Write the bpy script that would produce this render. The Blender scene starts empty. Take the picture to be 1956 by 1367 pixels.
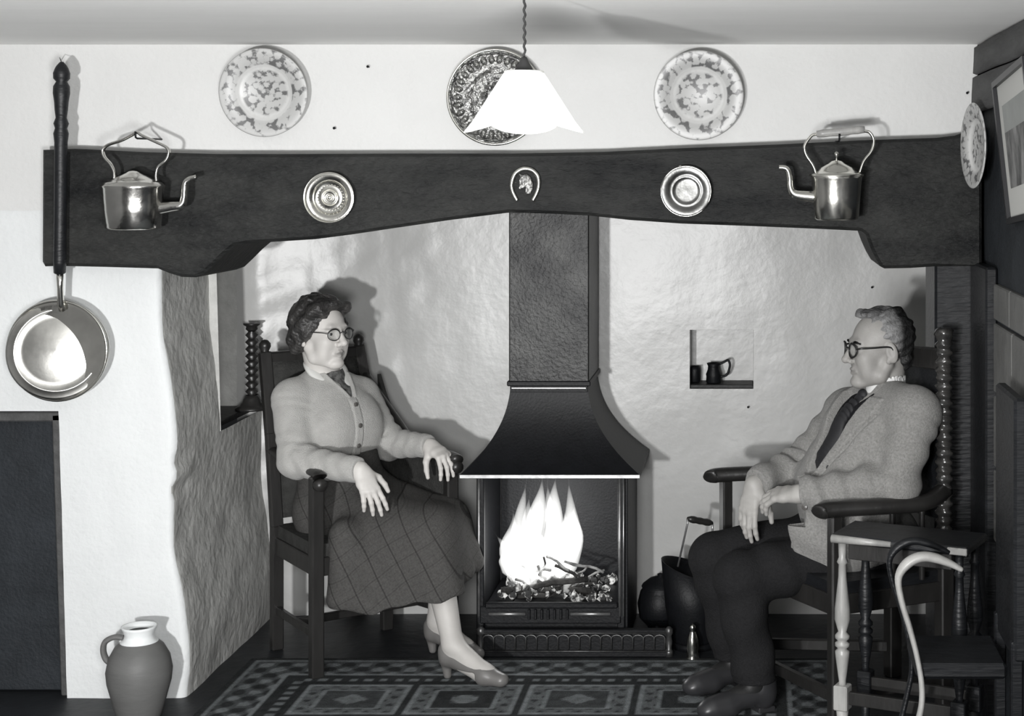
import bpy, math, random
import numpy as np
from math import sin, cos, pi, radians as R
from mathutils import Vector, Matrix
random.seed(7)
rng = np.random.RandomState(11)
S = bpy.context.scene
COL = S.collection

# ------------------------------------------------------------------ camera, world, light, exposure
def PX(px, py, y):
    """photograph pixel (1956x1367) at real depth y (metres behind the chimney-breast face) -> world point"""
    s = (y + 5.0) / 3000.0
    return np.array([(px - 1435) * s, y, 1.68 - (py - 325) * s])

cd = bpy.data.cameras.new('camera'); cam = bpy.data.objects.new('camera', cd); COL.objects.link(cam)
cam.location = (0, -5, 1.68); cam.rotation_euler = (pi / 2, 0, 0)
cd.sensor_width = 36; cd.sensor_fit = 'HORIZONTAL'; cd.lens = 36 * 3000 / 1956
cd.shift_x = -(1435 - 978) / 1956; cd.shift_y = -(683.5 - 325) / 1956
cd.clip_start = 0.05
S.camera = cam
w = bpy.data.worlds.new('world'); S.world = w; w.use_nodes = True
w.node_tree.nodes['Background'].inputs[0].default_value = (.5, .52, .55, 1)
w.node_tree.nodes['Background'].inputs[1].default_value = .02

def area(name, loc, target, size, power, col=(1, 1, 1)):
    l = bpy.data.lights.new(name, 'AREA'); l.shape = 'DISK'; l.size = size; l.energy = power; l.color = col
    o = bpy.data.objects.new(name, l); COL.objects.link(o); o.location = loc
    d = Vector(target) - Vector(loc); o.rotation_euler = d.to_track_quat('-Z', 'Y').to_euler()
    return o
flash = area('flash', (-1.15, -5.0, 1.0), (-1.75, 0, .85), .16, 52)
flash.data.spread = R(100)
# added unseen fill light, aimed up to brighten the ceiling
area('ceiling_fill', (-.4, -3.6, 1.25), (-.6, -1.3, 2.2), .5, 68)
vs = S.view_settings
vs.view_transform = 'Standard'; vs.look = 'None'; vs.gamma = 1; vs.use_curve_mapping = False
vs.exposure = 0.0

# ------------------------------------------------------------------ materials
def nodes_of(m):
    return m.node_tree.nodes, m.node_tree.links
def mat(name, col, rough=.6, metal=0., spec=.4, var=0., vscale=6., stretch=(1, 1, 1), bump=0., bscale=40.,
        bump2=0., b2scale=6., col2=None, attr=None, sheen=0.):
    m = bpy.data.materials.new(name); m.use_nodes = True
    N, L = nodes_of(m); b = N['Principled BSDF']
    b.inputs['Roughness'].default_value = rough; b.inputs['Metallic'].default_value = metal
    b.inputs['Specular IOR Level'].default_value = spec
    if sheen: b.inputs['Sheen Weight'].default_value = sheen
    c1 = tuple(col) + (1,)
    b.inputs['Base Color'].default_value = c1
    tc = N.new('ShaderNodeTexCoord'); mp = N.new('ShaderNodeMapping'); mp.inputs['Scale'].default_value = stretch
    L.new(tc.outputs['Object'], mp.inputs['Vector'])
    src = None
    if attr:
        a = N.new('ShaderNodeAttribute'); a.attribute_name = attr; src = a.outputs['Color']
    if var or col2:
        n = N.new('ShaderNodeTexNoise'); n.inputs['Scale'].default_value = vscale; n.inputs['Detail'].default_value = 6
        n.inputs['Roughness'].default_value = .62
        L.new(mp.outputs[0], n.inputs['Vector'])
        rp = N.new('ShaderNodeValToRGB'); rp.color_ramp.elements[0].position = .32; rp.color_ramp.elements[1].position = .68
        L.new(n.outputs['Fac'], rp.inputs[0])
        if src is None:
            lo = tuple(max(0, x * (1 - var)) for x in col) if col2 is None else tuple(col2)
            rp.color_ramp.elements[0].color = lo + (1,); rp.color_ramp.elements[1].color = c1
            src = rp.outputs[0]
        else:
            g = 1 - var
            rp.color_ramp.elements[0].color = (g, g, g, 1); rp.color_ramp.elements[1].color = (1, 1, 1, 1)
            mx = N.new('ShaderNodeMix'); mx.data_type = 'RGBA'; mx.blend_type = 'MULTIPLY'; mx.inputs[0].default_value = 1
            L.new(src, mx.inputs[6]); L.new(rp.outputs[0], mx.inputs[7]); src = mx.outputs[2]
    if src is not None: L.new(src, b.inputs['Base Color'])
    last = None
    for st, sc in ((bump, bscale), (bump2, b2scale)):
        if not st: continue
        n = N.new('ShaderNodeTexNoise'); n.inputs['Scale'].default_value = sc; n.inputs['Detail'].default_value = 5
        L.new(mp.outputs[0], n.inputs['Vector'])
        bp = N.new('ShaderNodeBump'); bp.inputs['Strength'].default_value = min(1, st); bp.inputs['Distance'].default_value = .01 * max(1, st)
        L.new(n.outputs['Fac'], bp.inputs['Height'])
        if last: L.new(last, bp.inputs['Normal'])
        last = bp.outputs[0]
    if last: L.new(last, b.inputs['Normal'])
    return m

M = {}
M['plaster'] = mat('whitewashed_plaster', (.70, .715, .715), .62, spec=.3, var=.07, vscale=2.2, bump=.25, bscale=55, bump2=.5, b2scale=7)
M['reveal'] = mat('shaded_rough_limewash', (.58, .58, .56), .75, spec=.2, var=.3, vscale=9, bump=.5, bscale=38, bump2=.6, b2scale=13)  # darker copy of the pier's wash, grazing shade put into the colour
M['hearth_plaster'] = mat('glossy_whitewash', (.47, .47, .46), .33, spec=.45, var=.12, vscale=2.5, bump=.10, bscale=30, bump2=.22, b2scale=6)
M['upper'] = mat('upper_whitewash', (.65, .65, .64), .6, spec=.3, var=.06, vscale=2., bump=.2, bscale=60, bump2=.45, b2scale=6)
M['ceiling'] = mat('ceiling_distemper', (.90, .90, .885), .7, spec=.2, var=.05, vscale=1.5, stretch=(1, 3, 1), bump=.1, bscale=30)
M['beam'] = mat('old_oak_beam', (.030, .0305, .029), .6, spec=.22, col2=(.0045, .005, .0055), vscale=3.5, stretch=(.8, 1.5, 2.4), bump=.5, bscale=13, bump2=.6, b2scale=45)
M['oak'] = mat('dark_oak', (.026, .025, .024), .36, spec=.5, col2=(.014, .0135, .013), vscale=12, stretch=(1, 1, .3), bump=.15, bscale=40)
M['oak_pale'] = mat('pale_and_lit_oak', (.42, .415, .40), .35, spec=.5, col2=(.2, .2, .195), vscale=14, stretch=(1, 1, .25), bump=.1, bscale=40)  # pale wood of the kettle grip; also colours the stool's lit parts
M['bentwood'] = mat('lit_bentwood', (.42, .415, .40), .4, spec=.5, var=.3, vscale=20)
M['dark_wood'] = mat('black_oak', (.011, .012, .014), .45, spec=.4, var=.4, vscale=8, stretch=(.5, 1, 3), bump=.3, bscale=30)
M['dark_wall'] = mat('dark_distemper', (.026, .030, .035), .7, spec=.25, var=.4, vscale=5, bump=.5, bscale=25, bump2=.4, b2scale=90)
M['grey_timber'] = mat('grey_timber', (.10, .10, .10), .75, spec=.2, var=.4, vscale=6, stretch=(3, .5, 3), bump=.6, bscale=14)
M['room'] = mat('grey_room_wall', (.22, .22, .22), .8)  # even dark grey, as of a furnished room
M['grey_block'] = mat('grey_painted_block', (.15, .15, .145), .7, spec=.25, var=.3, vscale=6, bump=.4, bscale=30)
M['iron'] = mat('black_iron', (.0065, .007, .0085), .5, spec=.25, var=.4, vscale=20, bump=.12, bscale=120)
M['flue'] = mat('sheet_iron', (.040, .040, .039), .42, metal=.4, spec=.35, col2=(.012, .012, .0125), vscale=9, bump=.25, bscale=90)
M['cast_edge'] = mat('highlit_cast_iron', (.16, .16, .16), .38, metal=.7, var=.6, vscale=40)  # black cast iron lightened, its highlights put into the colour
M['edge_iron'] = mat('polished_iron_edge', (.5, .5, .5), .35, metal=.8, var=.4, vscale=30)
M['brass'] = mat('polished_brass', (.80, .79, .74), .2, metal=1., var=.18, vscale=18, bump=.10, bscale=24)
M['brass_soft'] = mat('embossed_brass', (.55, .55, .53), .3, metal=1., col2=(.2, .2, .2), vscale=45, bump=1.4, bscale=55)
M['brass_lid'] = mat('rubbed_brass_lid', (.80, .79, .75), .30, metal=1., var=.35, vscale=9, bump=.10, bscale=14)
M['brass_dark'] = mat('tarnished_brass', (.42, .42, .41), .3, metal=1., var=.4, vscale=16, bump=.2, bscale=20)
M['copper'] = mat('dented_copper', (.70, .69, .66), .18, metal=1., var=.25, vscale=14, bump=.16, bscale=22)
M['pottery'] = mat('matt_brown_pottery', (.135, .135, .132), .55, spec=.35, var=.2, vscale=5, stretch=(1, 1, 4), bump=.1, bscale=30)
M['glaze'] = mat('pale_glaze', (.80, .82, .82), .3, spec=.5, var=.1, vscale=8)
M['floor'] = mat('dark_quarry_floor', (.018, .020, .023), .5, spec=.35, var=.5, vscale=5, bump=.3, bscale=18)
M['rug'] = mat('woven_rug', (.1, .1, .1), .95, spec=.1, attr='Col', var=.45, vscale=26, bump=.6, bscale=170)
M['skin_f'] = mat('skin_pale', (.5, .47, .44), .5, spec=.35, attr='Col', var=.06, vscale=26, bump=.06, bscale=220)
M['skin_m'] = mat('skin_ruddy', (.4, .38, .36), .5, spec=.35, attr='Col', var=.10, vscale=26, bump=.08, bscale=200)
M['hair_f'] = mat('dark_waved_hair', (.07, .067, .065), .42, spec=.5, col2=(.012, .012, .012), vscale=26, stretch=(1, 1, .8), bump=.7, bscale=75)
M['hair_m'] = mat('grey_hair', (.30, .29, .28), .5, spec=.4, attr='Col', var=.45, vscale=40, bump=.6, bscale=110)
M['brow'] = mat('brow_hair', (.10, .095, .09), .7)
M['eye'] = mat('eyeball', (.6, .6, .6), .12, spec=.6, attr='Col')
M['spectacle'] = mat('dark_spectacle_frame', (.015, .015, .015), .3, spec=.5)
M['knit'] = mat('grey_wool_knit', (.42, .415, .40), .9, spec=.12, var=.12, vscale=30, bump=.5, bscale=260, sheen=.2)
M['blouse'] = mat('pale_blouse', (.62, .62, .60), .7, spec=.2, var=.08, vscale=20)
M['scarf'] = mat('dark_figured_scarf', (.17, .17, .165), .7, spec=.3, col2=(.02, .02, .02), vscale=65)
M['button'] = mat('horn_button', (.10, .095, .09), .3, spec=.5)
M['shoe_f'] = mat('tan_leather', (.16, .155, .15), .38, spec=.5, var=.15, vscale=20)
M['shoe_m'] = mat('black_leather', (.03, .03, .032), .35, spec=.5)
M['tweed'] = mat('grey_tweed', (.30, .296, .285), .92, spec=.1, var=.35, vscale=150, bump=.4, bscale=240, sheen=.1)
M['waistcoat'] = mat('dark_knit_waistcoat', (.018, .018, .02), .9, spec=.1, var=.3, vscale=80, bump=.4, bscale=200)
M['trousers'] = mat('dark_wool_trousers', (.020, .020, .021), .92, spec=.1, var=.3, vscale=120, bump=.4, bscale=200)
M['tie'] = mat('spotted_tie', (.02, .02, .022), .6)
M['shirt'] = mat('white_shirt', (.72, .72, .71), .7, spec=.2)
M['cushion'] = mat('dark_upholstery', (.05, .05, .048), .9, spec=.15, var=.4, vscale=25, bump=.4, bscale=120)
M['mount'] = mat('white_mount', (.50, .50, .48), .8, spec=.2)
M['frame'] = mat('black_frame', (.02, .02, .022), .4)
M['candle_sill'] = mat('black_sill', (.02, .02, .02), .55, var=.4, vscale=10, bump=.3)
M['cord'] = mat('dark_flex', (.02, .02, .02), .6)
M['log'] = mat('charred_bark', (.07, .068, .065), .85, spec=.2, col2=(.012, .012, .012), vscale=25, bump=.6, bscale=60)
M['ash_stick'] = mat('ashen_stick', (.42, .42, .41), .9, spec=.1, col2=(.1, .1, .1), vscale=30)
M['bulb'] = mat('bulb', (.9, .9, .9))

def emis(name, col, st, mixcol=None):
    m = bpy.data.materials.new(name); m.use_nodes = True; N, L = nodes_of(m)
    b = N['Principled BSDF']; b.inputs['Base Color'].default_value = tuple(mixcol or col) + (1,)
    b.inputs['Emission Color'].default_value = tuple(col) + (1,); b.inputs['Emission Strength'].default_value = st
    return m
M['bulb'] = emis('lit_bulb', (1, 1, .98), 6.)
def ember_mat():
    m = bpy.data.materials.new('glowing_embers'); m.use_nodes = True; N, L = nodes_of(m); b = N['Principled BSDF']
    b.inputs['Base Color'].default_value = (.04, .04, .04, 1); b.inputs['Roughness'].default_value = .9
    tc = N.new('ShaderNodeTexCoord'); n = N.new('ShaderNodeTexNoise'); n.inputs['Scale'].default_value = 38; n.inputs['Detail'].default_value = 4
    L.new(tc.outputs['Object'], n.inputs['Vector'])
    r = N.new('ShaderNodeValToRGB'); r.color_ramp.elements[0].position = .5; r.color_ramp.elements[1].position = .66
    r.color_ramp.elements[0].color = (0, 0, 0, 1); r.color_ramp.elements[1].color = (1, 1, .97, 1)
    L.new(n.outputs['Fac'], r.inputs[0]); L.new(r.outputs[0], b.inputs['Emission Color']); b.inputs['Emission Strength'].default_value = .8
    return m
M['ember'] = ember_mat()
def flame_mat():
    m = bpy.data.materials.new('flame_gas'); m.use_nodes = True; N, L = nodes_of(m)
    N.remove(N['Principled BSDF'])
    e = N.new('ShaderNodeEmission'); e.inputs['Color'].default_value = (1, 1, .98, 1); e.inputs['Strength'].default_value = 20
    L.new(e.outputs[0], N['Material Output'].inputs['Volume'])
    return m
M['flame'] = flame_mat()
def shade_mat():
    m = bpy.data.materials.new('opal_shade'); m.use_nodes = True; N, L = nodes_of(m)
    b = N['Principled BSDF']; b.inputs['Base Color'].default_value = (.86, .86, .85, 1); b.inputs['Roughness'].default_value = .5
    t = N.new('ShaderNodeBsdfTranslucent'); t.inputs[0].default_value = (.9, .9, .88, 1)
    mx = N.new('ShaderNodeMixShader'); mx.inputs[0].default_value = .5
    L.new(b.outputs[0], mx.inputs[1]); L.new(t.outputs[0], mx.inputs[2]); L.new(mx.outputs[0], N['Material Output'].inputs['Surface'])
    return m
M['shade'] = shade_mat()
def lens_mat():
    m = bpy.data.materials.new('lens_glass'); m.use_nodes = True; N, L = nodes_of(m); N.remove(N['Principled BSDF'])
    t = N.new('ShaderNodeBsdfTransparent'); t.inputs[0].default_value = (.92, .93, .93, 1)
    g = N.new('ShaderNodeBsdfGlossy'); g.inputs['Roughness'].default_value = .03
    mx = N.new('ShaderNodeMixShader'); mx.inputs[0].default_value = .09
    L.new(t.outputs[0], mx.inputs[1]); L.new(g.outputs[0], mx.inputs[2]); L.new(mx.outputs[0], N['Material Output'].inputs['Surface'])
    return m
M['lens'] = lens_mat()
def skirt_mat():
    m = mat('checked_tweed', (.085, .083, .080), .92, spec=.1, var=.3, vscale=140, bump=.4, bscale=220)
    N, L = nodes_of(m); b = N['Principled BSDF']; src = b.inputs['Base Color'].links[0].from_socket
    tc = N.new('ShaderNodeTexCoord')
    for d, per, wd, g in (((.84, .0, .54), .074, .030, .55), ((.84, .0, .54), .074 / 4, .05, .9), ((.50, .25, -.83), .058, .03, .78), ((.50, .25, -.83), .058 / 4, .06, .9)):
        dp = N.new('ShaderNodeVectorMath'); dp.operation = 'DOT_PRODUCT'; dp.inputs[1].default_value = d
        L.new(tc.outputs['Object'], dp.inputs[0])
        a = N.new('ShaderNodeMath'); a.operation = 'DIVIDE'; a.inputs[1].default_value = per; L.new(dp.outputs['Value'], a.inputs[0])
        f = N.new('ShaderNodeMath'); f.operation = 'FRACT'; L.new(a.outputs[0], f.inputs[0])
        s = N.new('ShaderNodeMath'); s.operation = 'SUBTRACT'; s.inputs[1].default_value = .5; L.new(f.outputs[0], s.inputs[0])
        ab = N.new('ShaderNodeMath'); ab.operation = 'ABSOLUTE'; L.new(s.outputs[0], ab.inputs[0])
        lt = N.new('ShaderNodeMath'); lt.operation = 'LESS_THAN'; lt.inputs[1].default_value = wd; L.new(ab.outputs[0], lt.inputs[0])
        mx = N.new('ShaderNodeMix'); mx.data_type = 'RGBA'; mx.blend_type = 'MULTIPLY'
        L.new(lt.outputs[0], mx.inputs[0]); L.new(src, mx.inputs[6]); mx.inputs[7].default_value = (g, g, g, 1); src = mx.outputs[2]
    L.new(src, b.inputs['Base Color']); return m
M['skirt'] = skirt_mat()
def china_mat(name, seed, r):
    """white earthenware with a printed flower border and a printed scene in the well: radius picks the band"""
    m = bpy.data.materials.new(name); m.use_nodes = True; N, L = nodes_of(m); b = N['Principled BSDF']
    b.inputs['Roughness'].default_value = .4
    tc = N.new('ShaderNodeTexCoord'); mp = N.new('ShaderNodeMapping'); mp.inputs['Scale'].default_value = (1 / r, 1 / r, 0)
    L.new(tc.outputs['Object'], mp.inputs['Vector'])
    ln = N.new('ShaderNodeVectorMath'); ln.operation = 'LENGTH'; L.new(mp.outputs[0], ln.inputs[0])
    rad = N.new('ShaderNodeValToRGB'); cr = rad.color_ramp; cr.interpolation = 'LINEAR'
    pts = [(0, .95), (.47, .9), (.53, .10), (.62, .0), (.655, .75), (.70, 1.), (.86, .95), (.94, .45), (.965, .7), (.99, .3)]
    while len(cr.elements) < len(pts): cr.elements.new(.5)
    for e, (p, v) in zip(cr.elements, pts): e.position = p; e.color = (v, v, v, 1)
    L.new(ln.outputs['Value'], rad.inputs[0])
    n = N.new('ShaderNodeTexNoise'); n.noise_dimensions = '4D'; n.inputs['W'].default_value = seed; n.inputs['Scale'].default_value = 6.5; n.inputs['Detail'].default_value = 5
    n.inputs['Roughness'].default_value = .7
    L.new(mp.outputs[0], n.inputs['Vector'])
    v = N.new('ShaderNodeTexVoronoi'); v.inputs['Scale'].default_value = 7.5; L.new(mp.outputs[0], v.inputs['Vector'])
    ad = N.new('ShaderNodeMath'); ad.operation = 'MULTIPLY_ADD'; ad.inputs[1].default_value = .55; L.new(v.outputs['Distance'], ad.inputs[0]); L.new(n.outputs['Fac'], ad.inputs[2])
    th = N.new('ShaderNodeValToRGB'); th.color_ramp.elements[0].position = .80; th.color_ramp.elements[1].position = .97
    th.color_ramp.elements[0].color = (0, 0, 0, 1); th.color_ramp.elements[1].color = (1, 1, 1, 1)
    L.new(ad.outputs[0], th.inputs[0])
    mu = N.new('ShaderNodeMath'); mu.operation = 'MULTIPLY'; L.new(th.outputs[0], mu.inputs[0]); L.new(rad.outputs[0], mu.inputs[1])
    ad2 = N.new('ShaderNodeMath'); ad2.operation = 'MULTIPLY_ADD'; ad2.inputs[1].default_value = .22; L.new(rad.outputs[0], ad2.inputs[0])
    L.new(mu.outputs[0], ad2.inputs[2])
    out = N.new('ShaderNodeValToRGB'); out.color_ramp.elements[0].color = (.56, .56, .55, 1); out.color_ramp.elements[1].color = (.12, .12, .12, 1)
    out.color_ramp.elements[1].position = .75
    L.new(ad2.outputs[0], out.inputs[0]); L.new(out.outputs[0], b.inputs['Base Color'])
    return m

# ------------------------------------------------------------------ object helpers
ORG = {}
def worg(o):
    p = np.zeros(3)
    while o is not None:
        p = p + np.array(ORG.get(o.name, (0, 0, 0)), float); o = o.parent
    return p
def tag(o, label=None, cat=None, group=None, kind=None):
    if label: o['label'] = label
    if cat: o['category'] = cat
    if group: o['group'] = group
    if kind: o['kind'] = kind
    return o
def thing(name, loc, label, cat, group=None):
    o = bpy.data.objects.new(name, None); COL.objects.link(o); o.location = loc; o.empty_display_size = .05
    ORG[o.name] = tuple(loc)
    return tag(o, label, cat, group)
def obj(name, V, F, m, parent=None, smooth=True, loc=None, angle=None):
    """one mesh object from world-space vertices"""
    V = np.asarray(V, float).reshape(-1, 3)
    base = worg(parent) if parent is not None else np.zeros(3)
    l = np.array(loc, float) - base if loc is not None else np.zeros(3)
    me = bpy.data.meshes.new(name)
    me.from_pydata((V - base - l).tolist(), [], [list(map(int, f)) for f in F]); me.update()
    if smooth:
        me.polygons.foreach_set('use_smooth', [True] * len(me.polygons))
        if angle:
            me.set_sharp_from_angle(angle=R(angle))
    if m is not None: me.materials.append(m)
    o = bpy.data.objects.new(name, me); COL.objects.link(o); o.location = l
    if parent is not None: o.parent = parent
    ORG[o.name] = tuple(l)
    return o
def struct(name, V, F, m, label, parent=None, smooth=False):
    o = obj(name, V, F, m, parent, smooth)
    if parent is None: tag(o, label, None, None, 'structure')
    return o
def join(*parts):
    V = []; F = []; k = 0
    for v, f in parts:
        v = np.asarray(v, float).reshape(-1, 3); V.append(v); F += [[i + k for i in q] for q in f]; k += len(v)
    return np.concatenate(V), F
def box(lo, hi):
    x0, y0, z0 = lo; x1, y1, z1 = hi
    V = [(x0, y0, z0), (x1, y0, z0), (x1, y1, z0), (x0, y1, z0), (x0, y0, z1), (x1, y0, z1), (x1, y1, z1), (x0, y1, z1)]
    return np.array(V, float), [[0, 3, 2, 1], [4, 5, 6, 7], [0, 1, 5, 4], [1, 2, 6, 5], [2, 3, 7, 6], [3, 0, 4, 7]]
def rbox(c, half, ax=None, b=.004):
    """bevelled box: centre, half sizes, axes rows"""
    hx, hy, hz = half; b = min(b, .45 * min(half)); V = []
    for sz in (-1, 1):
        for (bx, by, bz) in ((b, b, 0), (0, 0, b)) if sz < 0 else ((0, 0, b), (b, b, 0)):
            X = hx - bx; Y = hy - by; Z = sz * (hz - bz)
            c2 = b if bz else 0
            ring = [(X - c2, -Y), (X, -Y + c2), (X, Y - c2), (X - c2, Y), (-X + c2, Y), (-X, Y - c2), (-X, -Y + c2), (-X + c2, -Y)]
            if not c2: ring = [(X - b*.3, -Y), (X, -Y + b*.3), (X, Y - b*.3), (X - b*.3, Y), (-X + b*.3, Y), (-X, Y - b*.3), (-X, -Y + b*.3), (-X + b*.3, -Y)]
            V += [(p, q, Z) for p, q in ring]
    F = [list(range(7, -1, -1)), list(range(24, 32))]
    for k in range(3):
        for i in range(8):
            j = (i + 1) % 8; F.append([k * 8 + i, k * 8 + j, k * 8 + 8 + j, k * 8 + 8 + i])
    V = np.array(V, float)
    if ax is not None: V = V @ np.array(ax, float)
    return V + np.array(c, float), F
def unit(v):
    v = np.array(v, float); return v / np.linalg.norm(v)
def bar(p0, p1, w, d, up=(0, 0, 1), b=.004):
    """square bar from p0 to p1, width w across, d along 'up'"""
    p0 = np.array(p0, float); p1 = np.array(p1, float); X = unit(p1 - p0); U = np.array(up, float)
    if abs(X @ U) > .95: U = np.array([0, 1., 0])
    Y = unit(np.cross(U, X)); Z = np.cross(X, Y)
    return rbox((p0 + p1) / 2, (np.linalg.norm(p1 - p0) / 2, w / 2, d / 2), (X, Y, Z), b)
def catmull(P, n=6, closed=False):
    P = np.array(P, float); out = []; m = len(P)
    for i in range(m if closed else m - 1):
        a, b, c, d = (P[(i - 1) % m], P[i], P[(i + 1) % m], P[(i + 2) % m]) if closed else (P[max(i - 1, 0)], P[i], P[i + 1], P[min(i + 2, m - 1)])
        for k in range(n):
            t = k / n
            out.append(.5 * (2 * b + (c - a) * t + (2 * a - 5 * b + 4 * c - d) * t * t + (3 * b - a - 3 * c + d) * t ** 3))
    if not closed: out.append(P[-1])
    return np.array(out)
def tube(P, r, n=8, closed=False, flat=None, fs=1., cap=True):
    """round tube along points; r scalar or per point; flat=axis to scale section by fs along it"""
    P = np.array(P, float); m = len(P); r = np.broadcast_to(np.array(r, float), (m,))
    V = []; prev = None
    for i in range(m):
        a = P[(i - 1) % m] if (closed or i > 0) else P[i]; b = P[(i + 1) % m] if (closed or i < m - 1) else P[i]
        T = unit(b - a)
        if prev is None:
            U = np.array([0, 0, 1.]) if abs(T[2]) < .9 else np.array([0, 1., 0])
        else: U = prev
        U = unit(U - T * (U @ T)); W = np.cross(T, U); prev = U
        for k in range(n):
            t = 2 * pi * k / n; q = (U * cos(t) + W * sin(t)) * r[i]
            if flat is not None:
                fa = np.array(flat, float); q = q + fa * (q @ fa) * (fs - 1)
            V.append(P[i] + q)
    F = []
    for i in range(m if closed else m - 1):
        for k in range(n):
            a = i * n + k; b = i * n + (k + 1) % n; c = ((i + 1) % m) * n + (k + 1) % n; d = ((i + 1) % m) * n + k
            F.append([a, b, c, d])
    if not closed and cap: F += [list(range(n - 1, -1, -1)), list(range((m - 1) * n, m * n))]
    return np.array(V), F
def lathe(prof, n=32, c=(0, 0, 0), ax=None, sx=1., sy=1.):
    """profile [(r,z)] turned about Z, then placed; open ends are fine when r=0"""
    V = []; F = []; m = len(prof)
    for r, z in prof:
        for k in range(n):
            t = 2 * pi * k / n; V.append((r * cos(t) * sx, r * sin(t) * sy, z))
    for i in range(m - 1):
        for k in range(n):
            j = (k + 1) % n; F.append([i * n + k, i * n + j, i * n + n + j, i * n + n + k])
    V = np.array(V, float)
    if ax is not None: V = V @ np.array(ax, float)
    return V + np.array(c, float), F
FACE = [(1, 0, 0), (0, 0, 1), (0, -1, 0)]       # lathe axis Z -> towards the camera (-y)
def prism(poly, y0, y1, bev=0.):
    """outline in x,z extruded along y with a bevel on the front edge"""
    P = np.array(poly, float); n = len(P)
    c = P.mean(0)
    a = 0
    for i in range(n):
        j = (i + 1) % n; a += P[i][0] * P[j][1] - P[j][0] * P[i][1]
    if a < 0: P = P[::-1]
    T = np.roll(P, -1, 0) - np.roll(P, 1, 0); Nn = np.stack([T[:, 1], -T[:, 0]], 1); Nn /= np.linalg.norm(Nn, axis=1)[:, None] + 1e-9
    Q = P - Nn * bev
    V = [(p[0], y0, p[1]) for p in Q] + [(p[0], y0 + bev, p[1]) for p in P] + [(p[0], y1, p[1]) for p in P]
    F = [list(range(n)), list(range(3 * n - 1, 2 * n - 1, -1))]
    for k in range(2):
        for i in range(n):
            j = (i + 1) % n; F.append([k * n + j, k * n + i, (k + 1) * n + i, (k + 1) * n + j])
    return np.array(V), F
_k = rng.normal(size=(14, 3)); _p = rng.uniform(0, 6.28, 14)
def wob(P, f=1.):
    """smooth pseudo-noise, about -1..1"""
    P = np.asarray(P, float)
    return np.sin((P * f) @ _k.T + _p).sum(-1) / 5.
def grid(us, vs, fn, keep=None):
    nu, nv = len(us), len(vs); U, W = np.meshgrid(us, vs, indexing='ij')
    V = fn(U.ravel(), W.ravel()); F = []
    for i in range(nu - 1):
        for j in range(nv - 1):
            if keep is not None and not keep((us[i] + us[i + 1]) / 2, (vs[j] + vs[j + 1]) / 2): continue
            F.append([i * nv + j, (i + 1) * nv + j, (i + 1) * nv + j + 1, i * nv + j + 1])
    return V, F
def colattr(o, C):
    C = np.asarray(C, np.float32); a = o.data.color_attributes.new('Col', 'FLOAT_COLOR', 'POINT')
    a.data.foreach_set('color', np.concatenate([C, np.ones((len(C), 1), np.float32)], 1).ravel())
def with_pts(a, b, step, extra=()):
    s = set(np.round(np.linspace(a, b, max(2, int((b - a) / step) + 1)), 5)) | set(round(e, 5) for e in extra if a <= e <= b)
    s = sorted(s); out = [s[0]]
    for x in s[1:]:
        if x - out[-1] > 1e-4: out.append(x)
    return out
# ================================================================== THE ROOM
XL, XR, YR, ZC = -3.3, .735, -6.6, 2.08
struct('floor', *box((XL, YR, -.1), (.9, 1.2, 0)), M['floor'], 'dark stone floor of the room and hearth')
struct('ceiling', *box((XL, YR, ZC), (.9, 1.2, ZC + .1)), M['ceiling'], 'low whitewashed ceiling')
struct('wall_left', *box((XL - .1, YR, 0), (XL, .3, ZC)), M['room'], 'left room wall outside the picture')
struct('wall_rear', *box((XL, YR - .1, 0), (.9, YR, ZC)), M['room'], 'room wall behind the photographer')

# upper chimney breast (gently uneven)
def f_upper(u, v):
    P = np.stack([u, np.zeros_like(u), v], 1); P[:, 1] = .006 * wob(P, 4.) ; return P
V, F = grid(with_pts(XL, .72, .06), with_pts(1.552, ZC, .05), f_upper)
Vb, Fb = box((XL, .05, 1.62), (.72, .32, ZC))
struct('wall_upper', *join((V, F), (Vb, Fb)), M['upper'], 'whitewashed chimney breast above the beam', smooth=True)

# left pier with its reveal, the recess in the reveal and the low dark opening at far left
RY0, RY1, RZ0, RZ1 = .42, .90, .78, 1.50
def edge_x(z): return -1.80 - .075 * np.clip(z / 1.36, 0, 1.1) + .012 * np.sin(z * 9.)
def door_x(z): return -2.178 - .03 * z
RC = .022
def f_pier(s, z):
    # s: -2..-1 front face, -1..0 rounded corner, >0 metres into the reveal
    ex = edge_x(z); lx = np.where(z < .913, door_x(z), door_x(np.full_like(z, .913)))
    t = np.clip(s + 1, 0, 1) * pi / 2
    x = np.where(s < -1, lx + (s + 2) * (ex - RC - lx), np.where(s < 0, ex - RC + RC * np.sin(t), ex))
    y = np.where(s < -1, 0, np.where(s < 0, RC - RC * np.cos(t), RC + s * (.95 - RC) / .95))
    P = np.stack([x, y, z], 1)
    n = wob(P, 6.) * .0022 + wob(P, 17.) * .0022 + wob(P, 41.) * .0009
    cy, cx = np.cos(t), np.sin(t)
    P[:, 1] += n * cy; P[:, 0] -= 1.6 * n * cx
    P[:, 0] -= .010 * np.exp(-((z - .70) / .07) ** 2) * cx * np.sin(z * 60) * (s < .12)
    return P
sy = lambda y: (y - RC) * .95 / (.95 - RC)
ss = list(np.linspace(-2, -1, 16)) + [-.8, -.6, -.4, -.2, 0] + [q for q in with_pts(.02, .95, .024, (round(sy(RY0), 5), round(sy(RY1), 5)))]
zs = with_pts(0, 1.56, .024, (RZ0, RZ1, .913))
V1, F1 = grid(ss, zs, f_pier, keep=lambda s, z: not (sy(RY0) - 1e-4 < s < sy(RY1) and RZ0 < z < RZ1))
F1 = [f[::-1] for f in F1] if False else F1
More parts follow.
